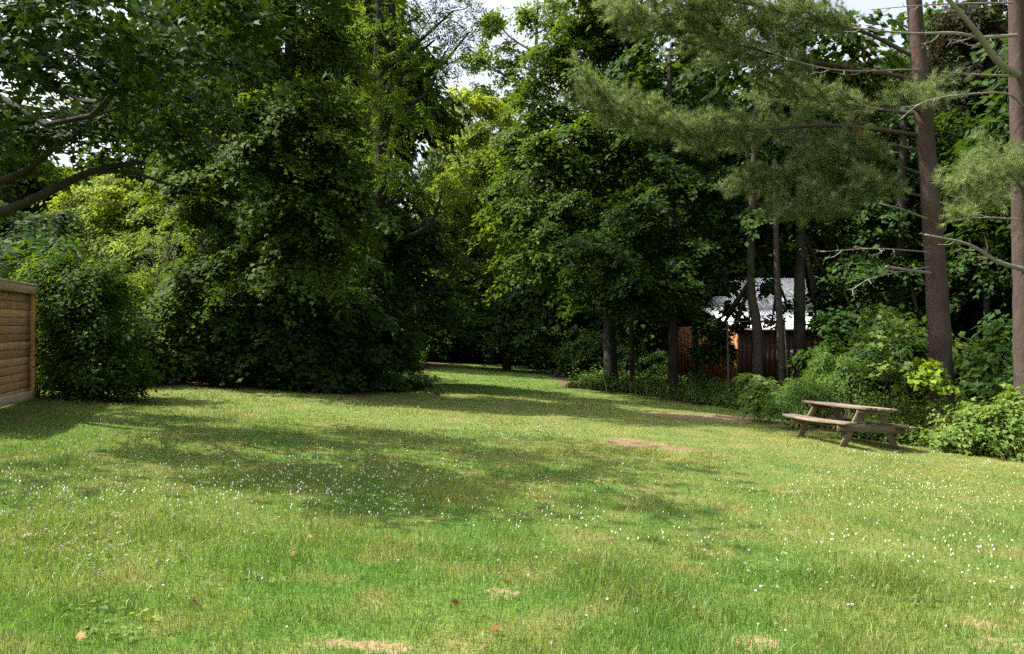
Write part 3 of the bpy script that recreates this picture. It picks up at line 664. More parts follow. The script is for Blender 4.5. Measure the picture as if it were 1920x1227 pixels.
# --- shrubs along the left edge of the lawn
shrub('leafy_shrub', 'big rounded shrub beside the end of the wooden fence', (-8.1, 15.3),
      px_clumps([(160, 570, 15, 85, 85), (110, 640, 14.9, 65, 75), (205, 650, 14.9, 62, 75), (160, 700, 14.8, 100, 45), (120, 505, 15.3, 60, 50), (190, 530, 15.3, 50, 50), (250, 700, 14.9, 30, 40), (85, 560, 15.3, 40, 80)], .85),
      M['shrub'], 14, leaf=.08, shape='kite', dens=.95, fan=.45, flat=.07, inner=.25, twig=.15, shoots=.8)
for i, (lab, px, D, L) in enumerate([
        ('green bush with lit top between the big shrub and the maple', 320, 19.5, [(320, 610, 19.5, 50, 50), (345, 560, 19.8, 50, 40), (300, 660, 19.3, 40, 45), (360, 650, 19.5, 45, 50)]),
        ('dark bush at the foot of the drooping maple', 440, 19.8, [(430, 620, 19.8, 60, 60), (400, 680, 19.5, 50, 40), (480, 670, 19.6, 60, 50), (470, 580, 20, 60, 50)]),
        ('dark bush hung with grape vine under the maple', 560, 20, [(540, 640, 19.8, 60, 70), (590, 600, 20, 60, 60), (570, 690, 19.7, 70, 35), (520, 580, 20, 50, 50)]),
        ('dark bush at the left corner of the clearing', 660, 21, [(650, 640, 20.8, 55, 60), (690, 670, 21, 50, 45), (640, 690, 20.6, 60, 30), (670, 580, 21.4, 55, 50)])]):
    shrub('woodland_shrub', lab, ((px-960)/F*D, D), px_clumps(L, .9), M['maple_shade'] if i else M['walnut'], 8, leaf=.11, shape='heart', dens=.85, fan=.5, twig=.2, shoots=.2)
SEED[0] += 1; rng = np.random.default_rng(SEED[0])

# ground creepers at the lawn's far edge, left of the clearing
ca = Acc()
foliage(ca, px_clumps([(740, 712, 22.5, 60, 14, 1.0), (680, 714, 21.5, 60, 14, 1.0), (610, 720, 20.4, 50, 12, .6), (520, 722, 20, 50, 10, .6), (785, 718, 24, 25, 7, .6), (430, 722, 20, 50, 10, .6), (330, 722, 19.6, 40, 12, .6)]), rng, leaf=.10, shape='heart', dens=.9)
tag(link('ivy_groundcover', ca.mesh('ivy'), M['maple_shade']), 'low dark creepers along the shaded edge left of the clearing', 'ground cover', None, 'stuff')

# dark thicket closing the clearing and the wood behind everything
proto = []
for k in range(4):
    r = np.random.default_rng(900+k); cl = []
    for j in range(11):
        d = sphere_dirs(1, r)[0]; cl.append((np.array([0, 0, 7.2])+d*np.array([2.6, 2.6, 3.6]), np.array([1.9, 1.9, 1.5])*r.uniform(.7, 1.15)))
    cl += [(np.array([r.uniform(-1.5, 1.5), r.uniform(-1.5, 1.5), 3.0]), np.array([1.7, 1.7, 1.2])), (np.array([r.uniform(-1, 1), r.uniform(-1, 1), 1.5]), np.array([1.6, 1.6, 1.1]))]
    ca, ta = Acc(), Acc()
    off = np.array([0, 0, 60.0])      # foliage() trims below the ground, so it is built high up and moved down
    cent = foliage(ca, [(c+off, r_) for c, r_ in cl], r, leaf=.30, shape='kite', dens=1.0)
    path = smooth_path([(0, 0, -.3), (.1, 0, 4), (-.1, .1, 9)], 8); tube(ta, path, np.linspace(.2, .06, 8), 7)
    bl = []; branches(bl, path, np.linspace(.2, .06, 8), cl, [], r)
    for q in bl: ta.add(np.concatenate(q.V), np.concatenate(q.T))
    proto.append((tri_mesh('wood_crown', np.concatenate(ca.V)-off, np.concatenate(ca.T), {'tint': np.concatenate(ca.A)}), ta.mesh('wood_trunk', True)))
    proto[-1][0].materials.append(M['maple_shade']); proto[-1][1].materials.append(M['bark_dark'])
def place(px):
    return ('left of the big shrub' if px < 60 else 'behind the big shrub on the left' if px < 330 else 'behind the drooping maple' if px < 740 else 'at the far end of the clearing' if px < 1090
            else 'right of the clearing behind the bare trunks' if px < 1340 else 'behind the white-roofed house' if px < 1580 else 'behind the two pines')
def wood_label(px, D): return ('far ' if D > 55 else '')+'leafy tree of the shaded wood '+place(px)
def wood_tree(px, D, s, rz, k, label, light=False):
    x, y = (px-960)/F*D, D
    root = empty('wood_tree', (x, y, gz0(x, y)), label, 'tree', 'wood trees '+place(px))
    root.rotation_euler = (0, 0, rz); root.scale = (s, s, s*(1 if D < 60 else 1.15)) if s > 0 else (1.2, 1.2, -s)
    link('trunk', proto[k][1], None, root)
    c = link('crown', proto[k][0], None, root); c['kind'] = 'stuff'
    if light: c.material_slots[0].link = 'OBJECT'; c.material_slots[0].material = M['maple_light'] if light == 1 else M['maple']  # lighter leaf colours imitate sun where the canopy opens
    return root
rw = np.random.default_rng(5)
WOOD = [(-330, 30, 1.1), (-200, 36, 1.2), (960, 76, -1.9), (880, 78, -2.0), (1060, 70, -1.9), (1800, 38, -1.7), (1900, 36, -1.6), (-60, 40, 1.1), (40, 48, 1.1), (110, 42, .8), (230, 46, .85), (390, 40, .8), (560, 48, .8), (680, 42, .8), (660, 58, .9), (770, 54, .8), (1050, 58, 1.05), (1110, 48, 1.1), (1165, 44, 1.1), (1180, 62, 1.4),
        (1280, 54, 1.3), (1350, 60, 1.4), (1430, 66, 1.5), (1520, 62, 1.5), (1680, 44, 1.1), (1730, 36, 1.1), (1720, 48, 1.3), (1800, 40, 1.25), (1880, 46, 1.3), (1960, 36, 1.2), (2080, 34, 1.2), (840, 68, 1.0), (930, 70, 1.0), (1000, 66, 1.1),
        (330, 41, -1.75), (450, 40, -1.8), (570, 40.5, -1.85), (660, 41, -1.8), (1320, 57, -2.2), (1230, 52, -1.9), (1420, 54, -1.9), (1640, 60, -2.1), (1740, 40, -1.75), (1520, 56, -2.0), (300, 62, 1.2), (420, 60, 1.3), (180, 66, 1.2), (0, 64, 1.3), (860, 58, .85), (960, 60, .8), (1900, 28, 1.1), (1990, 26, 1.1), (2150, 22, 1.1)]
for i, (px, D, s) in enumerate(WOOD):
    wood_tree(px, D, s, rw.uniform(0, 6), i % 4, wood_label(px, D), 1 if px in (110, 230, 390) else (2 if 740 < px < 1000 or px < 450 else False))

# low thicket bushes that close the view between the trunks
bp = []
for k in range(3):
    r = np.random.default_rng(950+k); cl = [(np.array([r.uniform(-1, 1), r.uniform(-.8, .8), r.uniform(.5, 1.9)])+np.array([0, 0, 60.]), np.array([1.0, .9, .75])*r.uniform(.7, 1.1)) for _ in range(7)]
    ca, ta = Acc(), Acc(); foliage(ca, cl, r, leaf=.17, shape='kite', dens=.9, shoots=.15)
    for c, _ in cl: tube(ta, smooth_path([(r.normal(0, .1), r.normal(0, .1), -.1), (c[0]*.4, c[1]*.4, (c[2]-60)*.6), c-np.array([0, 0, 60.])], 5), np.linspace(.03, .01, 5), 4)
    me = tri_mesh('bush_leaves', np.concatenate(ca.V)-np.array([0, 0, 60.]), np.concatenate(ca.T), {'tint': np.concatenate(ca.A)}); me.materials.append(M['maple_shade']); m3 = ta.mesh('bush_stems', True); m3.materials.append(M['bark_dark']); bp.append((me, m3))
BUSH = [(790, 48, 1.1), (850, 50, 1.2), (900, 53, 1.3), (960, 54, 1.3), (1020, 52, 1.3), (1060, 45, 1.2), (735, 38, .95), (690, 31, .9), (1090, 39, 1.1), (1130, 44, 1.3), (1160, 42, 1.2), (1200, 46, 1.2), (1160, 38, .7), (1230, 38, .6), (1320, 33, .45), (1400, 36, .4), (1570, 33, 1.0), (1600, 30, 1.1), (1600, 27, 1.0), (1640, 23, 1.0),
        (1700, 24, 1.1), (1760, 23, 1.0), (1830, 24, 1.1), (1900, 22, 1.2), (1970, 20, 1.2), (680, 26, 1.0), (640, 24, 1.3), (580, 23, 1.3), (520, 23, 1.3), (460, 22.5, 1.3), (400, 22, 1.2), (370, 24, 1.1), (200, 19.5, .8), (140, 18.5, 1.1), (60, 18, 1.2), (-30, 17, 1.2), (480, 27, 1.6), (600, 28, 1.6), (390, 27, 1.5), (290, 33, 1.2), (210, 32, 1.2), (830, 51, .9), (1015, 49, 1.0)]
for i, (px, D, q) in enumerate(BUSH):
    x, y = (px-960)/F*D, D
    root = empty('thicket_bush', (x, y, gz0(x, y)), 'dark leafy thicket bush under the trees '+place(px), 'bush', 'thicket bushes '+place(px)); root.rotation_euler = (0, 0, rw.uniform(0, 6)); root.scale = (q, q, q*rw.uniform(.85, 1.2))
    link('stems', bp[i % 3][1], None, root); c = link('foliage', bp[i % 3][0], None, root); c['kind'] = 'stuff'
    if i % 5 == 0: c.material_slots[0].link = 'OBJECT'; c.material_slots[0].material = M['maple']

# ------------------------------------------------------------------ white pines on the right
def needles(acc, P, Dn, rng, n=24, L=.16, wd=.0078, spread=.55):
    m = len(P)*n
    rep = lambda q: np.repeat(q, n, 0)
    d = norm(rep(Dn)+spread*rng.standard_normal((m, 3))+np.array([0, 0, .10]))
    ln = L*rng.uniform(.7, 1.25, m)
    s = norm(np.cross(d, rng.standard_normal((m, 3))))*wd*.5
    p = rep(P)+rng.standard_normal((m, 3))*.012
    V = np.stack([p-s, p+s, p+d*ln[:, None]], 1)
    ti = np.clip(rep(rng.normal(.45, .30, len(P)))+rng.normal(0, .12, m), 0, 1)
    acc.add(V.reshape(-1, 3), np.arange(m*3).reshape(-1, 3), np.repeat(ti, 3))
def pine_limb(ba, tuf, pts, r0, r1, rng, start=.4, blen=.9, step=.13, bare=False, up=.12):
    P = smooth_path(pts, 26); seg = np.linalg.norm(np.diff(P, axis=0), axis=1); Lt = seg.sum()
    tube(ba, P, np.linspace(r0, r1, 26), 7, .06)
    cum = np.concatenate([[0], np.cumsum(seg)])
    s = start*Lt; k = 0
    while s < Lt:
        f = s/Lt
        p = np.array([np.interp(s, cum, P[:, i]) for i in range(3)]); q = np.array([np.interp(min(Lt, s+.1), cum, P[:, i]) for i in range(3)])
        t = norm(q-p+1e-6); sd = norm(np.cross(t, [0, 0, 1.0]))
        L = blen*(1.05-.55*f)*rng.uniform(.6, 1.2)*(.55+.45*min(1, (f-start)/.2+.3))
        d = norm(t*rng.uniform(.35, .9)+sd*(1 if k % 2 else -1)*rng.uniform(.4, 1)+np.array([0, 0, rng.uniform(-.6, .55)]))
        B = smooth_path([p, p+d*L*.5+np.array([0, 0, -.04*L]), p+norm(d+t*.35+np.array([0, 0, up]))*L], 6)
        tube(ba, B, np.linspace(.011, .004, 6), 4, cap=False)
        if not bare:
            dirs = norm(np.gradient(B, axis=0))
            nn = max(3, int(L/.13))
            for g in np.linspace(.22, 1, nn):
                i = g*5; j = int(min(4, i)); h = i-j
                c = B[j]*(1-h)+B[j+1]*h
                tuf.append((c, dirs[j]))
                for _ in range(1+(rng.uniform() < .5)):           # side shoots
                    e = norm(dirs[j]*.7+rng.standard_normal(3)*.55+np.array([0, 0, .08])); l2 = rng.uniform(.10, .30)
                    tube(ba, [c, c+e*l2], [.005, .003], 3, cap=False)
                    for hh in np.arange(.10, l2+.06, .11): tuf.append((c+e*hh, e))
        else:
            for _ in range(2):
                j = rng.integers(1, 5); e = norm(d+rng.standard_normal(3)*.6)
                tube(ba, [B[j], B[j]+e*L*.35], [.005, .002], 3, cap=False)
        s += step*rng.uniform(.6, 1.4); k += 1
def pine(name_label, base, trunk, r0, r1, limbs, dead, seed, rust=()):
    rng = np.random.default_rng(seed)
    b = np.array([*base, gz0(*base)])
    root = empty('pine_tree', b, name_label, 'tree', 'white pines on the right')
    path = smooth_path([b]+list(trunk), 34); ta = Acc(); trunk_mesh(ta, path, r0, r1, 18, .28, .035)
    link('trunk', ta.mesh('trunk', True, b), M['bark_pine'], root)
    ba, da, ca, tuf = Acc(), Acc(), Acc(), []
    for pts, ra, rb, kw in limbs: ba = Acc(); pine_limb(ba, tuf, pts, ra, rb, rng, **kw); link('limb', ba.mesh('limb', True, b), M['bark'], root)
    for pts, ra, rb, kw in dead: da = Acc(); pine_limb(da, [], pts, ra, rb, rng, bare=True, **kw); link('dead_branch', da.mesh('dead_branch', True, b), M['twig'], root)
    P = np.array([t[0] for t in tuf]); Dn = np.array([t[1] for t in tuf])
    needles(ca, P, Dn, rng)
    cr = link('needles', ca.mesh('needles', False, b), M['pine'], root); cr['kind'] = 'stuff'
    if len(rust):
        ra_ = Acc()
        for c, r in rust:
            n = 16; pp = np.asarray(c)+rng.standard_normal((n, 3))*np.asarray(r)
            needles(ra_, pp, np.tile([0, 0, -1.0], (n, 1)), rng, 9, .11, .008, .5)
        q = link('dead_needles', ra_.mesh('dead_needles', False, b), M['rust'], root); q['kind'] = 'stuff'; q['label'] = 'rusty brown dead needles hanging near the trunk'
    return len(tuf)
D1 = 18.0
lm = lambda L: [at(*q) for q in L]
n1 = pine('thick-trunked white pine standing behind the picnic table', ((1768-960)/F*D1, D1), [at(1762, 660, D1), at(1754, 500, D1), at(1742, 340, D1), at(1728, 170, D1), at(1714, 0, D1), at(1706, -200, D1), at(1702, -420, D1)], .29, .12,
     [(lm([(1735, 255, 18), (1560, 235, 18.2), (1400, 245, 18.3), (1290, 240, 18.2), (1190, 215, 18), (1110, 175, 17.8)]), .055, .012, dict(start=.44, blen=1.4, step=.052)),
      (lm([(1725, 150, 18), (1600, 128, 18.4), (1480, 108, 18.6), (1390, 85, 18.7), (1300, 60, 18.6), (1160, 20, 18.4)]), .06, .012, dict(start=.33, blen=1.55, step=.055)),
      (lm([(1722, 110, 18), (1620, 60, 18.2), (1540, 40, 18.2), (1420, 12, 18), (1250, -30, 17.8)]), .055, .012, dict(start=.25, blen=1.5, step=.06)),
      (lm([(1740, 330, 18), (1640, 300, 18.4), (1540, 310, 18.7), (1470, 330, 18.8), (1400, 340, 18.8)]), .04, .010, dict(start=.15, blen=1.2, step=.05)),
      (lm([(1742, 370, 18), (1650, 355, 18.2), (1560, 375, 18.4), (1470, 395, 18.4)]), .035, .010, dict(start=.15, blen=1.15, step=.05)),
      (lm([(1738, 285, 18), (1620, 262, 18.6), (1480, 245, 19), (1380, 258, 19.2)]), .05, .012, dict(start=.25, blen=1.15, step=.065)),
      (lm([(1730, 215, 18), (1650, 205, 18.8), (1560, 190, 19.4), (1440, 180, 19.6)]), .05, .012, dict(start=.3, blen=1.2, step=.075)),
      (lm([(1728, 215, 18), (1700, 190, 17.5), (1690, 175, 17.1)]), .03, .008, dict(start=.3, blen=.7, step=.075)),
      (lm([(1730, 200, 18), (1745, 165, 17.5), (1760, 185, 17.2)]), .03, .008, dict(start=.4, blen=.5, step=.09)),
      (lm([(1705, -60, 18), (1500, -90, 18.2), (1250, -60, 18.2)]), .08, .015, dict(start=.3, blen=1.2, step=.14)),
      (lm([(1703, -200, 18), (1900, -240, 18), (2050, -200, 18)]), .07, .015, dict(start=.3, blen=1.2, step=.16)),
      (lm([(1703, -300, 18), (1600, -320, 20), (1500, -300, 21)]), .07, .015, dict(start=.3, blen=1.2, step=.16))],
     [(lm([(1738, 472, 17.8), (1640, 466, 16.8), (1540, 472, 15.9)]), .018, .005, dict(start=.35, blen=.6, step=.35)),
      (lm([(1742, 500, 17.8), (1640, 520, 16.9), (1595, 545, 16.4)]), .016, .004, dict(start=.3, blen=.5, step=.35)),
      (lm([(1745, 512, 17.8), (1700, 506, 17.2), (1662, 500, 16.8)]), .035, .028, dict(start=.5, blen=.3, step=.5)),
      (lm([(1738, 410, 17.8), (1690, 392, 17.2), (1650, 382, 16.6)]), .025, .012, dict(start=.3, blen=.5, step=.4)),
      (lm([(1722, 130, 17.8), (1560, 130, 17.0), (1420, 90, 16.2)]), .02, .006, dict(start=.3, blen=.6, step=.4))],
     41, rust=[(at(1640, 60, 18.2), (.12, .2, .4)), (at(1625, 150, 18.2), (.2, .2, .3)), (at(1600, 110, 18.0), (.15, .2, .25)), (at(1608, 240, 18.0), (.07, .1, .15)), (at(1715, 100, 17.6), (.05, .05, .3))])
D2 = 16.2
n2 = pine('second white pine at the right edge of the picture', ((1926-960)/F*D2, D2), [at(1922, 640, D2), at(1918, 480, D2), at(1913, 300, D2), at(1908, 120, D2), at(1905, -40, D2), at(1900, -300, D2)], .24, .13,
     [(lm([(1912, 300, 16.2), (1880, 290, 15.6), (1840, 320, 15.1), (1800, 330, 14.8)]), .03, .008, dict(start=.15, blen=.65, step=.075)),
      (lm([(1915, 350, 16.2), (1890, 330, 15.5), (1850, 370, 15.0), (1812, 400, 14.8)]), .03, .008, dict(start=.15, blen=.6, step=.08)),
      (lm([(1915, 260, 16.2), (1990, 270, 15.4), (2080, 290, 15.0)]), .03, .008, dict(start=.2, blen=.8, step=.1)),
      (lm([(1903, -100, 16.2), (1980, -160, 15.4), (2100, -160, 15.0)]), .06, .01, dict(start=.2, blen=1.1, step=.14)),
      (lm([(1900, -200, 16.2), (1780, -240, 15.4), (1680, -200, 15.0)]), .06, .01, dict(start=.2, blen=1.1, step=.14))],
     [(lm([(1908, 140, 16.0), (1868, 112, 15.6), (1835, 65, 15.3), (1790, 12, 15.0), (1740, -40, 14.8)]), .075, .035, dict(start=.3, blen=.6, step=.5)),
      (lm([(1906, 66, 16.0), (1840, 70, 15.6), (1790, 62, 15.3), (1700, 62, 15.0), (1600, 52, 14.8)]), .04, .015, dict(start=.2, blen=.6, step=.4)),
      (lm([(1908, 143, 16.0), (1840, 140, 15.6), (1770, 135, 15.3)]), .028, .010, dict(start=.3, blen=.4, step=.5)),
      (lm([(1920, 200, 16.0), (1885, 175, 15.6), (1800, 178, 15.3), (1735, 190, 15.1), (1690, 220, 14.9)]), .026, .006, dict(start=.4, blen=.5, step=.3)),
      (lm([(1918, 505, 16.0), (1870, 490, 15.6), (1815, 458, 15.3), (1735, 440, 15.0)]), .05, .018, dict(start=.3, blen=.6, step=.3)),
      (lm([(1915, 412, 16.0), (1860, 408, 15.6), (1786, 410, 15.3)]), .022, .008, dict(start=.3, blen=.4, step=.4)),
      (lm([(1900, 5, 16.0), (1760, 8, 15.6), (1630, 18, 15.3)]), .02, .006, dict(start=.3, blen=.4, step=.5))], 42)
print('pine tufts', n1, n2)

# ------------------------------------------------------------------ houses behind the trees
M['roof'] = plain_mat('white_metal_roof', (.78, .80, .82), .35, 0, .06, 2)
M['siding'] = plain_mat('white_siding', (.72, .75, .80), .6, 0, .06, 3)
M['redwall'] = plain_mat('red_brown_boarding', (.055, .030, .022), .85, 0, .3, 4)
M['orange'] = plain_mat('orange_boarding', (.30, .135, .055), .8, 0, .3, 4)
M['shingle'] = plain_mat('grey_shingle', (.30, .30, .31), .9, 0, .2, 12)
M['metal'] = plain_mat('grey_pole_metal', (.12, .12, .115), .5, .4, .2, 8)
M['darkglass'] = plain_mat('dark_window', (.02, .025, .03), .1, 0, .1, 3)
def slab(name, corners, th, mat, parent, off):
    """a flat panel of thickness th from 4 corners"""
    P = np.asarray(corners, float); n = norm(np.cross(P[1]-P[0], P[3]-P[0]))
    V = np.concatenate([P, P-n*th])-off
    T = [[0, 1, 2], [0, 2, 3], [4, 6, 5], [4, 7, 6]]
    for i in range(4):
        j = (i+1) % 4; T += [[i, i+4, j+4], [i, j+4, j]]
    return link(name, tri_mesh(name, V, T), mat, parent)
# house 1: long low house, left end towards the sun, front in shade
O = np.array([at(1384, 700, 46)[0], 46.0, 0]); O[2] = gz0(O[0], O[1])
root = empty('house', O, 'red-brown house with a white metal roof glimpsed through the trunks', 'house')
fx = norm(np.array([1.0, .10, 0])); fy = norm(np.array([-.55, .84, 0])); up = np.array([0, 0, 1.0])
Lh, Wh = 8.2, 5.0
ez = EYE-(617-613)/F*46                      # eave height
wh = ez-O[2]
# front wall: vertical boards
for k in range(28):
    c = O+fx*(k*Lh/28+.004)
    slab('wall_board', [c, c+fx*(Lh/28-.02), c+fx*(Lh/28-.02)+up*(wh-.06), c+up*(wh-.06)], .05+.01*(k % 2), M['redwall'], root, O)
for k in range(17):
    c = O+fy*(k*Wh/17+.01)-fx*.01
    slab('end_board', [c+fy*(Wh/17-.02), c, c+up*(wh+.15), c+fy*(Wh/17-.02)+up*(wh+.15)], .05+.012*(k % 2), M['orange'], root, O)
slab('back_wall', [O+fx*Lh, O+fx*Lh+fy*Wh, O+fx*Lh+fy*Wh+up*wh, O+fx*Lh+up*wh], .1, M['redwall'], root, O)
e0 = O+up*wh-fy*.35-fx*.3
rise = 1.35; run = fy*3.0
rf = slab('roof', [e0, e0+fx*(Lh+.6), e0+fx*(Lh+.6)+run+up*rise, e0+run+up*rise], .08, M['roof'], root, O)
for k in range(20):
    s = e0+fx*(k*(Lh+.6)/19.0*.985+.02)+up*.02
    a_ = Acc(); tube(a_, [s-O, s-O+run+up*rise], .028, 4); link('roof_seam', a_.mesh('roof_seam'), M['roof'], rf)
# upper storey with its gable
u0 = O+fx*1.9+fy*2.4+up*(wh+.85)
gw = 2.2
slab('upper_wall', [u0, u0+fx*5.6, u0+fx*5.6+up*1.3, u0+up*1.3], .1, M['siding'], root, O)
slab('gable_wall', [u0+fy*gw, u0, u0+up*1.25, u0+fy*gw+up*1.25], .1, M['siding'], root, O)
g0 = u0-fy*.35-fx*.4+up*1.2
rf2 = slab('upper_roof', [g0, g0+fx*6.4, g0+fx*6.4+fy*2.0+up*1.25, g0+fy*2.0+up*1.25], .1, M['roof'], root, O)
for k in range(15):
    s = g0+fx*(k*6.4/14*.985+.02)+up*.02
    a_ = Acc(); tube(a_, [s-O, s-O+fy*2.0+up*1.25], .028, 4); link('roof_seam', a_.mesh('roof_seam'), M['roof'], rf2)
slab('window', [O+fx*3.2+up*1.0-fy*.06, O+fx*4.3+up*1.0-fy*.06, O+fx*4.3+up*2.1-fy*.06, O+fx*3.2+up*2.1-fy*.06], .03, M['darkglass'], root, O)
# house 2: low roof behind the pine
O = np.array([at(1778, 700, 34)[0], 34.0, 0]); O[2] = gz0(O[0], O[1])
root = empty('house', O, 'low house with a grey shingle roof behind the pine trunk', 'house')
ez = EYE-(590-613)/F*34; wh = ez-O[2]
fx = np.array([1.0, 0, 0]); fy = np.array([0, 1.0, 0])
for k in range(14):
    slab('siding_board', [O+up*(k*wh/14), O+fx*4.2+up*(k*wh/14), O+fx*4.2+up*((k+1)*wh/14-.012), O+up*((k+1)*wh/14-.012)], .05+.01*(k % 2), M['redwall'], root, O)
e0 = O+up*wh-fy*.4-fx*.3
slab('roof', [e0, e0+fx*4.8, e0+fx*4.8+fy*2.6+up*.9, e0+fy*2.6+up*.9], .08, M['shingle'], root, O)
slab('fascia', [e0-up*.2-fy*.03, e0+fx*4.8-up*.2-fy*.03, e0+fx*4.8+up*.0-fy*.03, e0-fy*.03], .03, M['siding'], root, O)
slab('side_wall', [O+fy*4, O, O+up*wh, O+fy*4+up*(wh+.9)], .1, M['redwall'], root, O)
# pole frame in front of the house
b = at(1480, 700, 26.4); b[2] = gz0(b[0], b[1])
root = empty('pole_frame', b, 'thin grey metal pole with a crossbar in front of the white roof', 'pole')
a_ = Acc(); tube(a_, [np.zeros(3), at(1470, 598, 26.4)-b], .035, 8); link('leaning_post', a_.mesh('post', True), M['metal'], root)
p2 = at(1366, 700, 27.4); p2[2] = gz0(p2[0], p2[1])
a_ = Acc(); tube(a_, [p2-b, at(1364, 602, 27.4)-b], .03, 8); link('upright_post', a_.mesh('post', True), M['metal'], root)
a_ = Acc(); tube(a_, [at(1340, 603, 27.6)-b, at(1474, 602, 26.4)-b], .025, 6); link('crossbar', a_.mesh('bar', True), M['metal'], root)

# ------------------------------------------------------------------ undergrowth along the right of the lawn
rng = np.random.default_rng(77)
def band(n, u0, u1, inset0, inset1):
    """points along the right lawn edge: u runs along it, inset goes into the wood"""
    seg = np.linalg.norm(np.diff(RE, axis=0), axis=1); cum = np.concatenate([[0], np.cumsum(seg)])
    u = rng.uniform(u0, u1, n)*cum[-1]; x = np.interp(u, cum, RE[:, 0]); y = np.interp(u, cum, RE[:, 1])
    d = rng.uniform(inset0, inset1, n)
    return np.stack([x+d*.45, y+d*.9], 1), d
def stalks(acc, sacc, XY, h, rng, nl, leaf, shape, lean=.25, droop=.3):
    n = len(XY); base = np.column_stack([XY, gz(XY[:, 0], XY[:, 1])])
    ld = np.column_stack([rng.standard_normal((n, 2))*lean, np.ones(n)]); ld = norm(ld)
    for k in range(nl):
        f = .18+.82*(k+rng.uniform(0, .8, n))/nl
        P = base+ld*(h*f)[:, None]
        az = rng.uniform(0, 2*np.pi, n); out = np.stack([np.cos(az), np.sin(az), np.zeros(n)], 1)
        P = P+out*(.05+.10*rng.uniform(0, 1, n)*h)[:, None]
        add_leaves(acc, P, np.array([0, 0, 1.0])+out*.35+.35*rng.standard_normal((n, 3)), out+np.array([0, 0, -droop])+.3*rng.standard_normal((n, 3)), leaf*rng.uniform(.6, 1.25, n)*(1.15-.5*f), shape, np.clip(rng.normal(.45, .2, n)+.25*(f-.5), 0, 1))
    w_ = .006
    s = np.tile(np.array([[w_, 0, 0]]), (n, 1))
    V = np.stack([base-s, base+s, base+ld*h[:, None]], 1); sacc.add(V.reshape(-1, 3), np.arange(n*3).reshape(-1, 3), .3)
wa, wb = Acc(), Acc()
XY, d = band(2600, 0, .66, 0, 3.2); stalks(wa, wa, XY, (.32+.25*np.clip(d, 0, 1.5))*rng.uniform(.6, 1.3, len(XY)), rng, 11, .11, 'kite')
XY, d = band(700, 0, .66, .1, 3.0); stalks(wa, wa, XY, (.4+.28*np.clip(d, 0, 1.5))*rng.uniform(.6, 1.3, len(XY)), rng, 9, .15, 'heart')
XY, d = band(1500, 0, .9, 2.5, 8); stalks(wa, wa, XY, .5*rng.uniform(.5, 1.5, len(XY)), rng, 8, .14, 'heart')
tag(link('undergrowth', wa.mesh('undergrowth'), M['weed']), 'leafy green weeds along the right edge of the lawn under the trunks', 'ground cover', None, 'stuff')
XY, d = band(2900, .60, 1.0, 0, 2.6); stalks(wb, wb, XY, (.38+.42*np.clip(d, 0, 1.6))*rng.uniform(.7, 1.25, len(XY)), rng, 12, .12, 'kite')
tag(link('bramble_thicket', wb.mesh('bramble'), M['bramble']), 'dense light green brambles behind and right of the picnic table', 'ground cover', None, 'stuff')
# dry stems in the brambles
da = Acc()
for px, py, D, n, rx in [(1860, 790, 15.9, 130, .40), (1590, 745, 18.4, 80, .35), (1905, 800, 15.5, 80, .3), (1800, 800, 16.4, 50, .3), (1250, 700, 26, 60, 1.0)]:
    c = at(px, py, D); P = np.column_stack([c[0]+rng.standard_normal(n)*rx, c[1]+rng.standard_normal(n)*.25, np.zeros(n)]); P[:, 2] = gz(P[:, 0], P[:, 1])
    V, T, A = blades(P, rng.uniform(.6, 1.15, n)*.95*(1.0 if D < 20 else .8), np.full(n, .012), np.clip(rng.normal(.3, .15, n), 0, .7), 2, rng); da.add(V, T, A)
tag(link('dry_stems', da.mesh('dry_stems'), M['dry']), 'dry straw-coloured stalks standing among the brambles', 'dry stalks', None, 'stuff')
# single shrubs that stand out
shrub('maple_sapling', 'sunlit maple sapling left of the thick pine trunk', ((1665-960)/F*18.2, 18.2), px_clumps([(1652, 585, 17.6, 24, 20), (1638, 635, 17.5, 18, 20), (1675, 640, 17.6, 26, 26), (1660, 690, 17.5, 32, 22), (1685, 600, 17.8, 14, 14), (1690, 705, 17.8, 30, 18)], 1), M['sumac'], 4, leaf=.12, shape='maple', dens=.45, stem_r=.022, droop=.5, twig=.5, cat='sapling')  # sunlight on the sapling painted as a paler leaf material
shrub('bright_shrub', 'bright yellow-green shrub at the foot of the pine trunk', ((1745-960)/F*17.2, 17.2), px_clumps([(1738, 690, 17.1, 20, 14), (1755, 712, 17.1, 22, 14), (1722, 705, 17, 12, 12)], 1), M['bright'], 6, leaf=.10, shape='heart', dens=.6, twig=.3)
shrub('elder_shrub', 'dark green elder bush between the two pines', ((1870-960)/F*18, 18), px_clumps([(1870, 640, 17.8, 50, 40), (1830, 680, 17.6, 35, 30), (1900, 610, 17.8, 40, 30), (1890, 690, 17.4, 45, 30), (1940, 660, 17.4, 40, 50)], 1), M['weed'], 8, leaf=.14, shape='heart', dens=.5, twig=.3)
shrub('leafy_bush', 'pale bramble bush at the right edge beyond the table', ((1890-960)/F*15.7, 15.7), px_clumps([(1880, 790, 15.6, 45, 40), (1925, 770, 15.4, 40, 50), (1850, 820, 15.5, 40, 22), (1905, 830, 15.3, 45, 20), (1795, 815, 15.8, 40, 25), (1800, 780, 16.2, 45, 30)], 1), M['bramble'], 8, leaf=.10, shape='lobed', dens=.85, fan=.5, twig=.2, shoots=.6)
shrub('leafy_bush', 'feathery green bush close behind the left end of the picnic table', ((1490-960)/F*19.4, 19.4), px_clumps([(1490, 750, 19.3, 36, 28), (1460, 770, 19.2, 20, 16), (1530, 745, 19.3, 28, 24), (1500, 725, 19.5, 24, 14)], 1), M['weed'], 8, leaf=.075, shape='narrow', dens=.6, twig=.3)
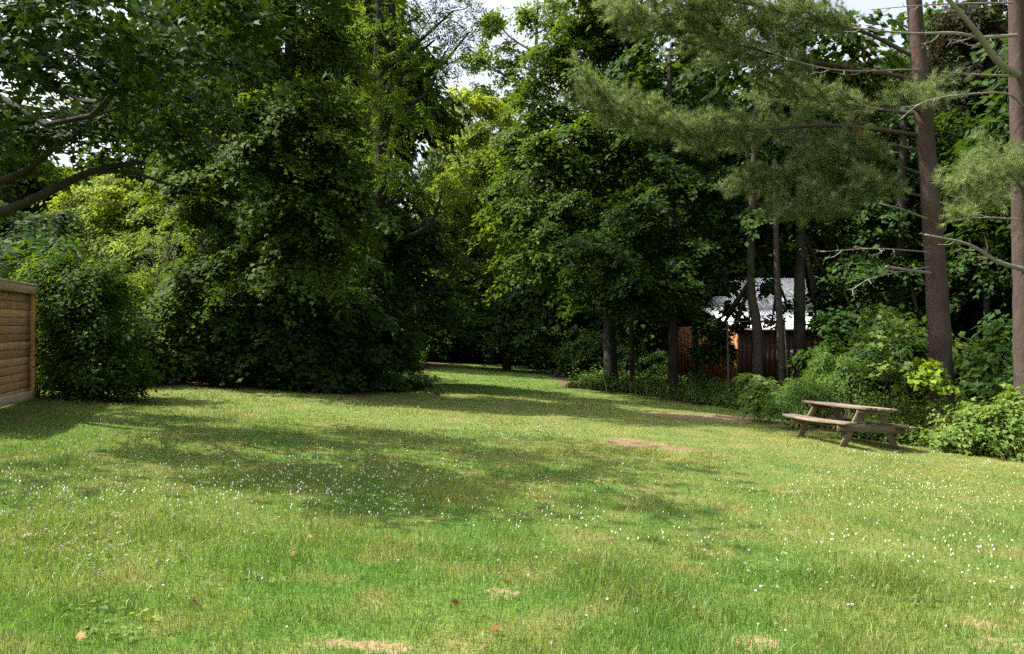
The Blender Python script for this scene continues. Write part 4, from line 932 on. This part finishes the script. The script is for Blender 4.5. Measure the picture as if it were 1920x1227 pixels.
shrub('tall_weed', 'tall pale big-leaved weed standing at the lawn edge left of the table', ((1418-960)/F*20.6, 20.6), px_clumps([(1420, 715, 20.5, 18, 14), (1412, 745, 20.4, 24, 16), (1432, 740, 20.5, 14, 22), (1425, 768, 20.3, 26, 12)], 1), M['sumac'], 4, leaf=.12, shape='heart', dens=.35, twig=.5, cat='weed')
for i, (px, py, D, hh) in enumerate([(1535, 690, 20.4, 55), (1575, 700, 19.8, 50), (1598, 705, 19.8, 45), (1555, 725, 19.4, 30)]):
    lab = ['tallest leafy stalk among the weeds left of the sapling', 'leafy goldenrod stalk in the middle of the weeds behind the table', 'leafy goldenrod stalk nearest the sapling', 'short leafy stalk just above the picnic table'][i]
    shrub('goldenrod', lab, ((px-960)/F*D, D), px_clumps([(px, py+hh*.1, D, 9, hh*.45), (px+3, py-hh*.4, D, 7, hh*.25), (px-2, py+hh*.6, D, 12, hh*.4)], 1), M['weed'], 3, leaf=.10, shape='narrow', dens=.8, twig=.3, cat='weed', group='goldenrod stalks behind the table')

# ------------------------------------------------------------------ picnic table
def board(name, L, W, T, parent, mat, loc, dx, dz_hint=(0, 0, 1), warp=0, seed=0):
    """a board with its long axis along dx (in the parent's frame)"""
    me = box_mesh(name, L, W, T, warp=warp, seed=seed)
    o = link(name, me, mat, parent)
    x = Vector(dx).normalized(); z = Vector(dz_hint); y = z.cross(x).normalized(); z = x.cross(y)
    o.matrix_local = Matrix.Translation(Vector(loc)) @ Matrix((x, y, z)).transposed().to_4x4()
    return o
tc = np.array([7.12, 16.4]); tz = gz0(*tc)
table = empty('picnic_table', (tc[0], tc[1], tz), 'weathered grey wooden picnic table with attached benches on the lawn', 'table')
ax = Vector((math.sin(math.radians(16)), -math.cos(math.radians(16)), 0))      # towards the near end
nrm = Vector((.072, .040, 1)).normalized(); ax = (ax-ax.dot(nrm)*nrm).normalized(); ay = nrm.cross(ax)
table.matrix_world = Matrix.Translation((tc[0], tc[1], tz)) @ Matrix((ax, ay, nrm)).transposed().to_4x4() @ Matrix.Scale(1.09, 4)
for k in range(5):
    y = (k-2)*.150
    board('tabletop_plank', 1.83+[.02, -.03, .01, -.02, .03][k], .142, .048, table, M['table'], ([.01, -.01, .0, .02, -.02][k], y, .725), (1, 0, 0), warp=.012, seed=k)
for s in (-1, 1):
    for k in range(2):
        board('bench_plank', 1.83+.03*k, .139, .048, table, M['table'], (0, s*(.575+.147*k), .435-.012*k), (1, 0, 0), warp=.035 if k else .02, seed=10+k+s)
    for e_ in (-1, 1):
        p0 = Vector((e_*.64, s*.60, -.03)); p1 = Vector((e_*.64, s*.215, .685)); v = p1-p0
        board('leg', v.length, .135, .038, table, M['frame'], (p0+p1)/2, v, (e_, 0, 0), seed=20+s+2*e_)
for e_ in (-1, 1):
    board('seat_support', 1.52, .135, .038, table, M['frame'], (e_*.682, 0, .345), (0, 1, 0), (e_, 0, 0), seed=30+e_)
    board('top_cleat', .70, .085, .038, table, M['frame'], (e_*.682, 0, .662), (0, 1, 0), (e_, 0, 0), seed=33+e_)
    p0 = Vector((e_*.60, 0, .33)); p1 = Vector((e_*.12, 0, .69)); v = p1-p0
    board('brace', v.length, .085, .038, table, M['frame'], (p0+p1)/2, v, (0, 1, 0), seed=36+e_)
board('middle_cleat', .68, .085, .038, table, M['frame'], (0, 0, .685), (0, 1, 0), seed=40)

# ------------------------------------------------------------------ wooden fence at the left
E = np.array([-8.97, 14.4]); dv = norm(np.array([.287, -.958])); nv = np.array([.958, .287])     # along towards the camera; face normal
fence = empty('wooden_fence', (E[0], E[1], gz0(*E)), 'tan wooden fence of horizontal boards with an orange end post', 'fence')
fence.matrix_world = Matrix.Translation((E[0], E[1], gz0(*E))) @ Matrix((Vector((*dv, 0)), Vector((*nv, 0)), Vector((0, 0, 1)))).transposed().to_4x4()
# the fence's frame: x along the fence towards the camera, y out of the visible face, z up; the boards are nearly level
BAY = 2.4
for bay in range(2):
    x0 = bay*BAY
    for k in range(-1, 13):
        z = .27+.142*k
        board('board', BAY-.004, .134, .022, fence, M['fence'], (x0+BAY/2+.05, -.035, z), (1, 0, 0), (0, 1, 0), warp=.004, seed=50+k+bay*20)
    board('light_block_panel', BAY-.01, 1.93, .010, fence, M['redwall'], (x0+BAY/2+.05, -.056, 1.06), (1, 0, 0), (0, 1, 0), seed=200+bay)  # added behind the boards to stop sun leaking through the gaps
    board('kickboard', BAY-.004, .16, .038, fence, M['cap'], (x0+BAY/2-.12, .062, .075), (1, 0, .012), (0, 1, 0), warp=.004, seed=90+bay)
    board('cap_board', BAY-.004, .14, .035, fence, M['cap'], (x0+BAY/2-.02, .075, 1.99), (1, 0, 0), (0, 1, 0), warp=.004, seed=93+bay)
    board('cap_top', BAY-.004, .16, .035, fence, M['cap'], (x0+BAY/2-.02, .01, 2.085), (1, 0, 0), (0, 0, 1), seed=96+bay)
for k in range(3):
    board('post', 2.3, .11, .09, fence, M['post'], (k*BAY+.06 if k == 0 else k*BAY, 0.0, .92), (0, 0, 1), (0, 1, 0), seed=99+k)
a_ = Acc(); tube(a_, smooth_path([(.05, .046, 1.13), (.055, .075, 1.08), (.05, .07, 1.0), (.045, .05, .97)], 8), .012, 6); link('hook', a_.mesh('hook', True), M['redwall'], fence)

# ------------------------------------------------------------------ clover blossoms, fallen leaves, weeds in the lawn
def blossom_mesh():
    a_ = Acc(); r = np.random.default_rng(3)
    n = 34; d = sphere_dirs(n, r); d[:, 2] = np.abs(d[:, 2])*1.0-.25; d = norm(d)
    P = np.array([0, 0, .062])+d*.0055
    add_leaves(a_, P, d+.4*r.standard_normal((n, 3)), d+np.array([0, 0, .35]), .0105, 'kite', np.full(n, .8))
    stem = Acc(); tube(stem, [(0, 0, 0), (.002, .001, .03), (0, 0, .062)], .0013, 4)
    return a_.mesh('clover_head'), stem.mesh('clover_stem')
m_, nt, out = mat_new('clover_white')
p = N(nt, 'ShaderNodeBsdfPrincipled'); p.inputs['Roughness'].default_value = .7
oi = N(nt, 'ShaderNodeObjectInfo'); nt.links.new(ramp(nt, oi.outputs['Random'], [(0, (.50, .50, .40)), (.7, (.58, .56, .50)), (1, (.40, .28, .20))]), p.inputs['Base Color'])
nt.links.new(p.outputs[0], out.inputs[0]); M['clover'] = m_
headm, stemm = blossom_mesh(); headm.materials.append(M['clover']); stemm.materials.append(M['weed'])
rng = np.random.default_rng(21)
FL = []
for px, py, sx_, sy_, n in [(250, 905, 220, 45, 330), (560, 890, 170, 40, 260), (700, 925, 130, 35, 180), (120, 1000, 110, 35, 90), (60, 930, 90, 50, 90), (840, 820, 70, 16, 70), (960, 812, 60, 10, 60), (300, 800, 160, 30, 70),
                            (1100, 970, 100, 45, 60), (1300, 1040, 130, 50, 75), (1700, 910, 150, 32, 200), (1830, 960, 80, 50, 45), (1650, 1030, 140, 50, 50), (1560, 1010, 120, 60, 50), (1850, 1060, 70, 60, 50), (760, 772, 40, 5, 25),
                            (1680, 855, 60, 6, 50), (1010, 960, 60, 40, 25), (300, 1080, 200, 40, 18), (1150, 1150, 300, 50, 24), (1200, 890, 80, 15, 20), (960, 1000, 300, 60, 30)]:
    q = np.stack([rng.normal(px, sx_, n), rng.normal(py, sy_, n)], 1)
    for a_, b_ in q:
        if -60 < a_ < 1980 and 735 < b_ < 1240:
            P = on_ground(a_, b_)
            if litter(P[0], P[1]) < .5 and dirt(P[0], P[1]) < .4: FL.append(P)
FL = np.array(FL); FL = FL[np.argsort(FL[:, 1])]
inv = (np.abs(FL[:, 0]) < .66*FL[:, 1])
near = FL[inv][:290]; far = np.concatenate([FL[inv][290:], FL[~inv]])
for i, P in enumerate(near):
    s = rng.uniform(.55, .95)
    root = empty('clover_flower', P, 'small white clover blossom standing in the near lawn', 'flower', 'clover blossoms in the near lawn')
    root.rotation_euler = (rng.normal(0, .2), rng.normal(0, .2), rng.uniform(0, 6)); root.scale = (s, s, s*rng.uniform(.8, 1.2))
    link('blossom', headm, None, root); link('stem', stemm, None, root)
fa = Acc()
hv = np.concatenate([np.array([[math.cos(t)*.010, math.sin(t)*.010, z] for t in np.arange(6)/6*2*np.pi]) for z in (.052, .064)]+[np.array([[0, 0, .072]])])
ht = [[i, (i+1) % 6, (i+1) % 6+6] for i in range(6)]+[[i, (i+1) % 6+6, i+6] for i in range(6)]+[[6+i, 6+(i+1) % 6, 12] for i in range(6)]
for P in far: fa.add(hv*rng.uniform(.75, 1.15, 3)*np.array([.64, .64, .88])*rng.uniform(.7, 1.15)+P, ht)
tag(link('clover_flowers', fa.mesh('clover_flowers'), M['clover']), 'white clover blossoms scattered over the farther lawn', 'clover', None, 'stuff')
# clover leaves: rounded leaflets in threes, low in the grass
la = Acc(); pts = FL[rng.integers(0, len(FL), 9000)]
pts = pts+np.column_stack([rng.standard_normal((9000, 2))*.28, np.zeros(9000)]); pts[:, 2] = gz(pts[:, 0], pts[:, 1])+rng.uniform(.02, .05, 9000)
pts = pts[litter(pts[:, 0], pts[:, 1]) < .5]
for k in range(3):
    az = k*2.094+rng.uniform(0, .5, len(pts)); ax_ = np.stack([np.cos(az), np.sin(az), np.zeros(len(pts))-.1], 1)
    add_leaves(la, pts, np.array([0, 0, 1.0])+.3*rng.standard_normal((len(pts), 3)), ax_, np.where(pts[:, 1] > 9, .03, .021), 'kite', rng.uniform(0, 1, len(pts)))
tag(link('clover_leaves', la.mesh('clover_leaves'), M['bramble']), 'low clover leaves growing in the lawn', 'clover', None, 'stuff')
# broad-leaved weeds
wl = Acc()
for i, (px, py, n, lab) in enumerate([(170, 1140, 12, 'patch of broad pale weed leaves in the near left lawn'), (240, 1175, 12, 'broad weed rosette lowest in the left corner of the lawn'), (1650, 1100, 14, 'broad-leaved weed rosette in the near right lawn'), (1720, 1130, 10, 'small weed rosette nearer the right corner of the lawn'), (500, 1085, 6, 'single pale weed with wide leaves in the near lawn')]):
    P = on_ground(px, py); wl = Acc(); root = empty('lawn_weed', P, lab, 'weed', 'broad-leaved weeds in the lawn')
    az = rng.uniform(0, 6.28, n*2); r_ = rng.uniform(0, .22, n*2)
    q = np.stack([np.cos(az)*r_, np.sin(az)*r_*.8, rng.uniform(.03, .06, n*2)], 1)
    add_leaves(wl, q, np.array([0, 0, 1.0])+.35*rng.standard_normal((n*2, 3)), np.stack([np.cos(az), np.sin(az), np.full(n*2, .1)], 1), rng.uniform(.03, .055, n*2), 'heart', rng.uniform(.3, 1, n*2))
    link('leaves', wl.mesh('leaves'), M['bramble'] if i < 2 else M['weed'], root)
# fallen leaves
def dead_leaf(seed):
    r = np.random.default_rng(seed); tv, tt = LEAF['maple']; V = tv*np.array([1, 1, 2.2]); V[:, 2] += .35*V[:, 1]**2*2+.3*(V[:, 0]-.5)**2
    V[:, 2] += r.normal(0, .06, len(V)); V[:, 2] -= V[:, 2].min(); return tri_mesh('dead_leaf', V-np.array([.5, 0, 0]), tt, {'tint': r.uniform(0, 1)*np.ones(len(V))})
dm = [dead_leaf(k) for k in range(4)]
for m2 in dm: m2.materials.append(M['fallen'])
LV = [(598, 1000), (583, 1016), (500, 1037), (205, 1024), (410, 990), (885, 1052), (728, 1018), (852, 1151), (68, 1198), (156, 1198), (368, 1140), (1540, 995), (1290, 1130), (950, 1110), (550, 1050), (583, 1063), (660, 908), (1150, 909), (1120, 908), (1365, 1066), (1065, 1180), (827, 1020), (72, 862), (285, 985), (930, 1190)]
for i, (px, py) in enumerate(LV):
    P = on_ground(px, py); o = link('fallen_leaf', dm[i % 4], None, None, (P[0], P[1], P[2]+.035), (rng.normal(0, .5), rng.normal(0, .5), rng.uniform(0, 6)))
    s = rng.uniform(.042, .07)*(1 if py > 950 else 1.2); o.scale = (s, s, s)
    tag(o, 'curled orange-brown dead leaf lying on the lawn', 'leaf', 'dead leaves fallen on the lawn')
